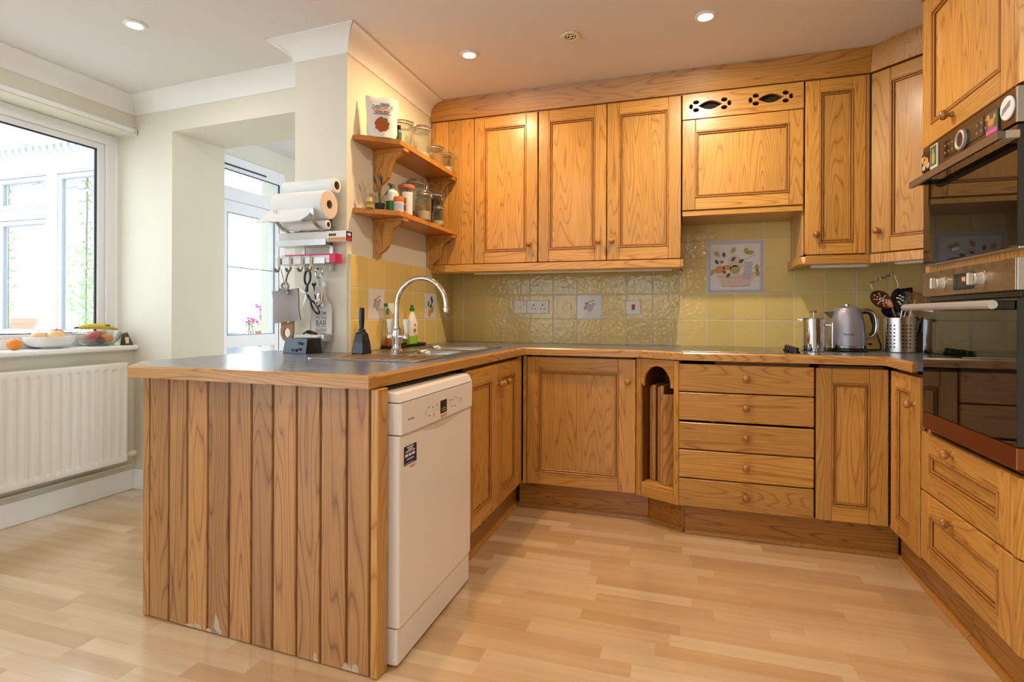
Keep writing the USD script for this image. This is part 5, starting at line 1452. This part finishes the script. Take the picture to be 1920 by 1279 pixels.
t = thing('vitamin_tub', 'small white tub with an orange lid on the lower shelf', 'tub', (-1.392, 2.485, S2))
obj('tub', lathe([(0, 0), (.025, 0), (.026, .003), (.026, .055), (0, .055)], 28), 'tile_white', t, 40)
obj('label', lathe([(.0260, .012), (.0264, .012), (.0264, .046), (.0260, .046)], 28), 'print_blue', t)
obj('lid', lathe([(0, .054), (.0265, .054), (.0265, .078), (.024, .081), (0, .081)], 28), 'orange_plastic', t, 40)
t = thing('tablet_tube', 'tall white cylindrical tub with printed label on the lower shelf', 'tub', (-1.386, 2.566, S2))
obj('tub', lathe([(0, 0), (.026, 0), (.027, .003), (.027, .105), (.024, .109), (0, .109)], 28), 'tile_white', t, 40)
obj('lid', lathe([(0, .106), (.0275, .106), (.0275, .120), (0, .121)], 28), 'white_plastic', t, 40)
obj('label_print', [box(-.004, .006, -.0276, -.0266, .060, .088), box(-.006, .004, -.0276, -.0266, .02, .05)], 'print_brown', t)
t = thing('honey_jar', 'plain round jar with a pale orange lid behind the white tub', 'jar', (-1.447, 2.668, S2))
obj('glass', lathe([(0, .001), (.045, 0), (.047, .005), (.047, .150), (.040, .165)], 32), 'jar_glass', t, 40)
obj('contents', lathe([(0, .004), (.043, .004), (.043, .045), (0, .046)], 28), 'brown_food', t)
obj('lid', lathe([(0, .164), (.043, .164), (.045, .168), (.045, .184), (0, .186)], 32), 'seal_rubber', t, 40)
clip_jar('big wide clip jar at the back of the lower shelf against the wall', -1.472, 2.830, S2, .062, .262, .5, 'amber_food')
clip_jar('medium clip jar of pale sugar in front of the big jar on the lower shelf', -1.387, 2.752, S2, .044, .172, .40, 'pale_food')
clip_jar('dark blue filled clip jar at the right end of the lower shelf', -1.452, 3.030, S2, .055, .235, .95, 'navy_plastic')
clip_jar('small narrow clip jar of pale grain at the right front of the lower shelf', -1.386, 2.945, S2, .036, .125, .35, 'pale_food')

# ------------------------------------------------------------------ window side
t = thing('curtain_rail', 'white curtain rail over the wide window', 'curtain rail')
obj('rail', box(-3.318, -3.290, .1, 2.555, 2.236, 2.262, .003), 'white_paint', t)
obj('runner_slot', box(-3.314, -3.296, .1, 2.557, 2.229, 2.2355, .001), 'grout', t)
obj('end_stop', box(-3.317, -3.288, 2.556, 2.566, 2.225, 2.263, .002), 'ivory_plastic', t)

t = thing('radiator', 'white fluted panel radiator under the window', 'radiator', (-3.318, 0, 0))
y0r, y1r, z0r, z1r = .86, 2.462, .205, .805
py, nf = .0502, 32
ys, zs = [], []
for k in range(nf):
    c = y1r - .034 - k * py
    ys += [c + .016, c + .011, c + .006, c - .006, c - .011, c - .016]
ys = sorted([y for y in ys if y > y0r + .02] + [y0r, y0r + .008, y1r - .008, y1r])
zs = [z0r, z0r + .006, z0r + .03, z0r + .040, z0r + .055, z1r - .055, z1r - .040, z1r - .03, z1r - .006, z1r]
def flute(y, z):
    f = 0
    for k in range(nf):
        c = y1r - .034 - k * py
        a = abs(y - c)
        if a < .0165:
            f = 1 if a <= .0065 else max(0, (.016 - a) / .0095)
    g = 0 if z <= z0r + .031 or z >= z1r - .031 else (1 if z0r + .054 < z < z1r - .054 else .6)
    e = 1 if (y < y0r + .004 or y > y1r - .004 or z < z0r + .003 or z > z1r - .003) else 0
    return .098 - .009 * f * g - .006 * e
V = np.array([(flute(y, z), y, z) for z in zs for y in ys]); ny = len(ys)
F = []
for i in range(len(zs) - 1):
    for j in range(ny - 1):
        a = i * ny + j
        F += [(a, a + 1, a + ny + 1), (a, a + ny + 1, a + ny)]
obj('front_panel', [trimesh.Trimesh(V, np.array(F), process=False), box(.080, .0915, y0r, y1r, z0r, z1r)], 'radiator_white', t, 40)
obj('side_cover', box(.030, .0905, y1r - .012, y1r - .0005, z0r + .01, z1r - .002, .002), 'radiator_white', t)
obj('top_grille', box(.032, .090, y0r, y1r - .014, z1r - .010, z1r - .001, .002), 'radiator_white', t)
obj('rear_panel', box(.030, .044, y0r, y1r - .014, z0r, z1r - .012, .002), 'radiator_white', t)
v = obj('valve', lathe([(0, 0), (.010, 0), (.011, .02), (.017, .026), (.019, .034), (.018, .060), (.013, .068), (0, .070)], 20, axis='y'), 'ivory_plastic', t, 40)
UsdGeom.Xformable(v).AddTranslateOp().Set(Gf.Vec3d(.060, y1r + .008, .236))
obj('pipe', tube([(.060, y1r - .02, .236), (.060, y1r + .012, .236)], .009, 10), 'chrome', t)
obj('wall_pipe', tube([(.012, .9, .155), (.012, y1r + .09, .155)], .009, 10), 'wall_paint', t, 40)
obj('wall_bracket', [box(.0, .030, y, y + .03, .30, .72) for y in (1.0, 2.2)], 'radiator_white', t)

SZ = .9065
t = thing('orange', 'single orange on the sill at the left of the fruit bowls', 'fruit', (-3.372, 1.958, SZ))
ball = trimesh.creation.icosphere(3, .034); ball.vertices[:, 2] *= .90; ball.apply_translation((0, 0, .031))
obj('peel', ball, 'fruit_orange', t, True)
obj('navel', cyl(.003, 0, .002, (0, .0, .0615), 8), 'stalk', t)
def bowl(name, label, loc, r, h, foot, m, th=.004):
    o = thing(name, label, 'bowl', loc)
    pr = [(0, 0), (foot, 0), (foot, .006)] + [(foot + (r - foot) * math.sin(math.radians(a)) ** .9, .006 + (h - .006) * (1 - math.cos(math.radians(a)))) for a in range(15, 91, 15)] + [(r - th, h)]
    pr += [(foot + (r - foot) * math.sin(math.radians(a)) ** .9 - th, .006 + th + (h - .006 - th) * (1 - math.cos(math.radians(a)))) for a in range(75, 0, -15)] + [(0, .006 + th)]
    obj('bowl', lathe(pr, 48), m, o, 40)
    return o
bowl('fruit_bowl', 'white china bowl of pale fruit on the window sill', (-3.388, 2.135, SZ), .118, .068, .045, 'ceramic')
def fruit(name, label, loc, r, m, sq=.92, seed=0):
    o = thing(name, label, 'fruit', loc)
    b = trimesh.creation.icosphere(3, r); v = b.vertices
    v[:, 2] *= sq
    rad = np.hypot(v[:, 0], v[:, 1])
    v[:, 2] -= np.where(v[:, 2] > 0, 1, -1) * r * .22 * np.exp(-(rad / (r * .35)) ** 2)
    obj('skin', b, m, o, True)
    obj('stem', tube([(0, 0, r * .62), (.002, .001, r * 1.0)], .0015, 6), 'stalk', o)
    return o
fruit('peach', 'pale peach at the left of the white bowl', (-3.395, 2.085, SZ + .062), .038, 'fruit_peach')
fruit('peach', 'large yellow peach in the middle front of the white bowl', (-3.362, 2.150, SZ + .065), .042, 'fruit_peach')
fruit('apple', 'red apple at the right back of the white bowl', (-3.415, 2.188, SZ + .078), .036, 'fruit_red')
bowl('glass_bowl', 'clear glass bowl of mixed fruit at the right end of the sill', (-3.392, 2.400, SZ), .122, .088, .055, 'jar_glass', .0035)
fruit('apple', 'red apple seen through the left of the glass bowl', (-3.380, 2.365, SZ + .055), .036, 'fruit_red')
fruit('orange', 'small orange seen through the right of the glass bowl', (-3.352, 2.428, SZ + .045), .032, 'fruit_orange')
fruit('plum', 'dark plum low in the glass bowl', (-3.345, 2.385, SZ + .034), .022, 'fruit_plum')
fruit('nectarine', 'pale red fruit at the back of the glass bowl', (-3.43, 2.42, SZ + .060), .036, 'fruit_red')
t = thing('banana', 'ripe banana lying across the top of the glass bowl', 'fruit', (-3.375, 2.40, SZ + .105))
bp = spline([(.0, -.125, .008), (.008, -.09, .012), (.014, -.02, .014), (.012, .05, .008), (.0, .105, -.006)], 7)
obj('skin', tube(bp, np.interp(np.linspace(0, 1, len(bp)), [0, .1, .3, .7, .92, 1], [.005, .011, .017, .017, .011, .005]), 7), 'banana_skin', t, 30)
obj('stalk_end', tube([(.0, -.145, .006), (.0, -.122, .008)], [.0045, .006], 7), 'banana_tip', t)
obj('tip', tube([(.0, .103, -.005), (-.002, .112, -.009)], [.006, .003], 7), 'banana_tip', t)
obj('bruise', [move(trimesh.creation.icosphere(2, .009), (.022, y, .016)) for y in (.02, .036)], 'banana_tip', t)
t = thing('date_packet', 'small brown packet leaning against the glass bowl', 'packet', (-3.304, 2.512, SZ))
obj('packet', hull([(-.022, -.022, 0), (.022, -.022, 0), (-.022, .030, 0), (.022, .030, 0), (-.016, -.018, .07), (.006, -.018, .07), (-.016, .005, .078), (.004, .005, .078)]), 'banana_tip', t)
obj('label', box(.012, .0225, -.018, .0, .012, .05), 'ivory_plastic', t)
t = thing('bottle_stopper', 'small blue stopper lying at the end of the sill', 'stopper', (-3.345, 2.548, SZ + .011))
obj('stopper', lathe([(0, -.02), (.008, -.02), (.011, -.01), (.011, .012), (.007, .02), (0, .02)], 16, axis='y'), 'navy_plastic', t, 40)

# ------------------------------------------------------------------ ceiling lights
def lamp_body(label, loc, em, col, inten, name='downlight'):
    o = thing(name, label, 'light', (loc[0], loc[1], CEIL))
    obj('bezel', lathe([(.030, -.001), (.046, -.001), (.047, -.004), (.043, -.008), (.033, -.009), (.029, -.005)], 40), 'white_paint', o, 40)
    obj('bulb', lathe([(0, -.0045), (.029, -.0045), (.029, -.002), (0, -.002)], 32), em, o)
    return o
def lamp_light(i, x, y, col, inten, r=.028):
    L = UsdLux.DiskLight.Define(stage, '/World/lamp_light_%d' % i)
    L.CreateRadiusAttr(r); L.CreateIntensityAttr(inten); L.CreateColorAttr(col); L.CreateNormalizeAttr(False)
    UsdGeom.Xformable(L).AddTranslateOp().Set(Gf.Vec3d(x, y, CEIL - .0125))
lamp_body('lit downlight in the ceiling above the end of the peninsula', (-2.43, 1.883), 'lamp_cool', None, 0)
lamp_light(0, -2.43, 1.883, Gf.Vec3f(1.0, 0.92, 0.82), COOL_I * .35)
lamp_body('lit warm downlight in the ceiling nearest the open shelves', (-1.056, 2.607), 'lamp_warm', None, 0)
lamp_light(1, -1.056, 2.607, WARM, WARM_I)
lamp_body('lit bright downlight in the ceiling in front of the cooker hood', (.089, 2.583), 'lamp_cool', None, 0)
lamp_light(2, .089, 2.583, COOL, COOL_I)
# unseen downlights behind the camera, placed to light the tiles and unit fronts
fit_ = structure('ceiling_fittings', label='rings of unseen downlights behind the camera, placed to light the kitchen')
for k_, (x_, y_) in enumerate(((-1.1, .55), (.1, .55), (.1, -1.2))):
    lamp_light(3 + k_, x_, y_, Gf.Vec3f(1.0, 0.84, 0.64), 620.0)
    obj('fitting', lathe([(.030, -.001), (.046, -.001), (.047, -.004), (.043, -.008), (.033, -.009), (.029, -.005)], 32, (x_, y_, CEIL)), 'white_paint', fit_)
o = thing('downlight', 'unlit recessed downlight between the two lit ones over the kitchen', 'light', (-.522, 2.58, CEIL))
obj('bezel', lathe([(.026, -.001), (.046, -.001), (.047, -.004), (.043, -.008), (.030, -.009), (.026, -.005)], 40), 'ivory_plastic', o, 40)
obj('reflector', lathe([(.0, -.001), (.026, -.001), (.026, -.004), (.012, -.002), (0, -.002)], 32), 'brown_food', o, 40)
obj('bulb_cap', [tube([(.012 * math.cos(a) + dx, .012 * math.sin(a), -.005) for a in np.arange(14) * 2 * math.pi / 14], .0025, 6, closed=True) for dx in (-.008, .008)], 'chrome', o)

# ------------------------------------------------------------------ outside
tag(obj('ground', box(-14, -3.64, -4, 12, -.3, -.12), 'patio'), 'pale paved garden', kind='structure')
t = thing('conservatory', 'white framed conservatory with gutter and toothed trim outside the window', 'conservatory', (0, 3.2, 0))
obj('eaves_beam', box(-6.6, -3.7, -.03, .05, 2.262, 2.425, .004), 'upvc_out', t)
obj('dentil_backing', box(-6.6, -3.7, -.04, .05, 2.425, 2.50, .004), 'grout', t)
dents = []
for k in range(34):
    x = -6.55 + k * .083
    obj('dentil', hull([(x, -.075, 2.435), (x + .045, -.075, 2.435), (x, -.041, 2.435), (x + .045, -.041, 2.435), (x - .004, -.082, 2.47), (x + .052, -.082, 2.47), (x + .008, -.07, 2.495), (x + .038, -.07, 2.495), (x, -.041, 2.495), (x + .045, -.041, 2.495)]), 'upvc_out', t)
g = []
obj('gutter', tube([(-6.6, -.13, 2.545), (-3.7, -.13, 2.545)], .055, 14), 'upvc_out', t, 40)
obj('gutter_joint', tube([(-5.28, -.13, 2.545), (-5.20, -.13, 2.545)], .064, 14), 'upvc_out', t, 40)
obj('roof', hull([(-6.6, -.12, 2.60), (-3.7, -.12, 2.60), (-6.6, 2.2, 3.35), (-3.7, 2.2, 3.35), (-6.6, -.12, 2.57), (-3.7, -.12, 2.57), (-6.6, 2.2, 3.32), (-3.7, 2.2, 3.32)]), 'upvc_out', t)
for x in (-6.2, -5.5, -4.8, -4.1):
    obj('roof_bar', hull([(x, -.12, 2.60), (x + .05, -.12, 2.60), (x, 2.2, 3.35), (x + .05, 2.2, 3.35), (x, -.12, 2.63), (x + .05, -.12, 2.63), (x, 2.2, 3.38), (x + .05, 2.2, 3.38)]), 'upvc_out', t)
for x0, x1 in ((-6.6, -6.5), (-5.75, -5.69), (-5.10, -4.97), (-4.0, -3.7)):
    obj('mullion', box(x0, x1, -.02, .05, .90, 2.265, .004), 'upvc_out', t)
obj('transom', box(-5.69, -5.10, -.02, .05, 1.90, 1.99, .004), 'upvc_out', t)
obj('sill_rail', box(-6.6, -3.7, -.03, .06, .78, .92, .004), 'upvc_out', t)
obj('dwarf_wall', box(-6.6, -3.7, -.02, .10, -.12, .78), 'patio', t)
for x0, x1, z0, z1 in ((-5.69, -5.10, .925, 1.895), (-5.69, -5.10, 1.995, 2.258), (-4.965, -4.005, .925, 2.258), (-6.495, -5.755, .925, 2.258)):
    f = obj('sash', frame_rect(x0, x1, z0, z1, .035, -.012, .03, .003), 'upvc_out', t)
    obj('bead', frame_rect(x0 + .035, x1 - .035, z0 + .035, z1 - .035, .008, -.004, .02, .001), 'grey_gasket', f)
    obj('pane', box(x0 + .04, x1 - .04, .008, .012, z0 + .04, z1 - .04), 'window_glass', f)

def plant(name, label, loc, n, sx, sy, sz, seed, petals=0, size=.04, stem_h=None):
    r = random.Random(seed)
    o = thing(name, label, 'plant', loc)
    lv = []
    for _ in range(n):
        p = (r.uniform(-sx, sx), r.uniform(-sy, sy), r.uniform(.02, 1) * sz)
        m = leaf((0, 0, 0), size, size * .6, r.uniform(0, 360), .0015)
        lv.append(move(m, p, r.uniform(0, 360), r.uniform(-50, 50)))
    tag(obj('leaves', lv, 'leaf', o), kind='stuff')
    obj('stems', [tube(spline([(r.uniform(-sx, sx) * .3, 0, 0), (r.uniform(-sx, sx) * .5, 0, sz * .5), (r.uniform(-sx, sx) * .7, 0, sz)], 4), .004, 6) for _ in range(3)], 'stalk', o)
    if petals:
        pt = []
        for _ in range(petals):
            p = (r.uniform(-sx, sx) * .6, r.uniform(-sy, sy), sz * r.uniform(.8, 1.08))
            pt.append(move(trimesh.creation.icosphere(1, size * .45), p))
        tag(obj('petals', pt, 'petal', o), kind='stuff')
    return o
plant('climbing_plant', 'strip of climbing leaves inside the conservatory at its left window', (-5.98, 3.42, -.12), 160, .03, .05, 2.5, 1)
plant('climbing_plant', 'strip of climbing leaves inside the conservatory behind its middle post', (-5.23, 3.60, -.12), 160, .025, .05, 2.5, 2)
plant('garden_shrub', 'pale green shrub over the far fence', (-8.9, 6.2, -.12), 500, .6, .3, 2.3, 3, size=.09)
plant('garden_shrub', 'grey green hedge beyond the right conservatory pane', (-6.9, 5.0, -.12), 500, .5, .25, 1.75, 4, size=.07)
t = thing('garden_fence', 'pale slatted garden fence beyond the conservatory', 'fence', (-9.0, 5.3, -.12))
for k in range(13):
    obj('slat', box(-1.2, 1.0, -.01, .01, .05 + k * .128, .165 + k * .128, .004), 'fence_wood', t)
for x in (-1.2, -.1, .95):
    obj('post', box(x, x + .08, .015, .09, 0, 1.85, .004), 'fence_wood', t)
t = thing('terracotta_pot', 'terracotta pot glimpsed low through the left conservatory pane', 'plant pot', (-7.7, 4.5, .72))
obj('pot', lathe([(0, 0), (.12, 0), (.17, .26), (.19, .26), (.19, .32), (.165, .32), (.155, .05), (0, .05)], 32), 'terracotta', t, 40)
obj('plinth', box(-.2, .2, -.2, .2, -.84, -.005), 'patio', t)
t = thing('garden_lights', 'wavy string of outdoor lights hung inside the conservatory', 'string lights')
gp = [(-5.9 + 1.05 * k / 40, 3.42, 2.32 - .15 * (k / 40) + .012 * math.sin(k * 1.1)) for k in range(41)]
obj('cable', tube(gp, .005, 6), 'grey_ink', t)
for k in range(0, 41, 3):
    obj('bulb', move(trimesh.creation.icosphere(1, .012), (gp[k][0], gp[k][1], gp[k][2] - .018)), 'tile_white', t)
plant('flowering_plant', 'pink flowering plant in a pot outside the glazed door', (-4.32, 4.80, .92), 60, .07, .09, .26, 5, 14, .03)
t = thing('flower_pot', 'small terracotta pot on a stand outside the glazed door', 'plant pot', (-4.32, 4.80, .76))
obj('pot', lathe([(0, 0), (.06, 0), (.08, .14), (.086, .14), (.086, .16), (0, .155)], 24), 'terracotta', t, 40)
obj('stand', lathe([(0, -.88), (.16, -.88), (.16, -.86), (.03, -.84), (.03, -.03), (.12, -.02), (.12, -.005), (0, -.005)], 24), 'white_paint', t)
plant('flowering_plant', 'second pink flowering plant lower outside the glazed door', (-4.32, 4.63, .80), 50, .07, .06, .24, 6, 12, .03)
t = thing('garden_table', 'grey covered round garden table outside the glazed door', 'table', (-4.9, 4.72, -.12))
obj('cover', lathe([(0, 0), (.30, 0), (.33, .85), (.29, 1.02), (.15, 1.07), (0, 1.08)], 40), 'car_grey', t, 40)
obj('hem', tube([(.31 * math.cos(a), .31 * math.sin(a), .03) for a in np.arange(30) * 2 * math.pi / 30], .012, 8, closed=True), 'charcoal', t)

# things of one kind carry one group
GROUPS = {'clip_jar': 'clip jars on the open shelves', 'downlight': 'downlights in the ceiling', 'wooden_board': 'boards kept in the arched niche', 'magnet': 'magnets on the upper oven',
          'wall_cupboard': 'wall cupboards', 'base_cupboard': 'base cupboards', 'strip_light': 'strip lights under the wall cupboards', 'wall_shelf': 'open shelves on the side wall', 'socket': 'sockets on the tiles',
          'peach': 'fruit in the white bowl', 'apple': 'apples in the bowls', 'orange': 'oranges on the sill', 'climbing_plant': 'climbing plants in the conservatory', 'garden_shrub': 'shrubs in the garden', 'flowering_plant': 'pink flowers outside the door', 'pelmet': 'pelmets under the wall cupboards'}
for p in stage.GetPrimAtPath('/World').GetChildren():
    base = p.GetName()
    base = base[:-4] if base[-4:-3] == '_' and base[-3:].isdigit() else base
    if base in GROUPS and p.GetCustomDataByKey('category'):
        p.SetCustomDataByKey('group', GROUPS[base])
    if p.GetCustomDataByKey('category') == 'utensil':
        p.SetCustomDataByKey('group', 'cooking utensils in the steel pot')
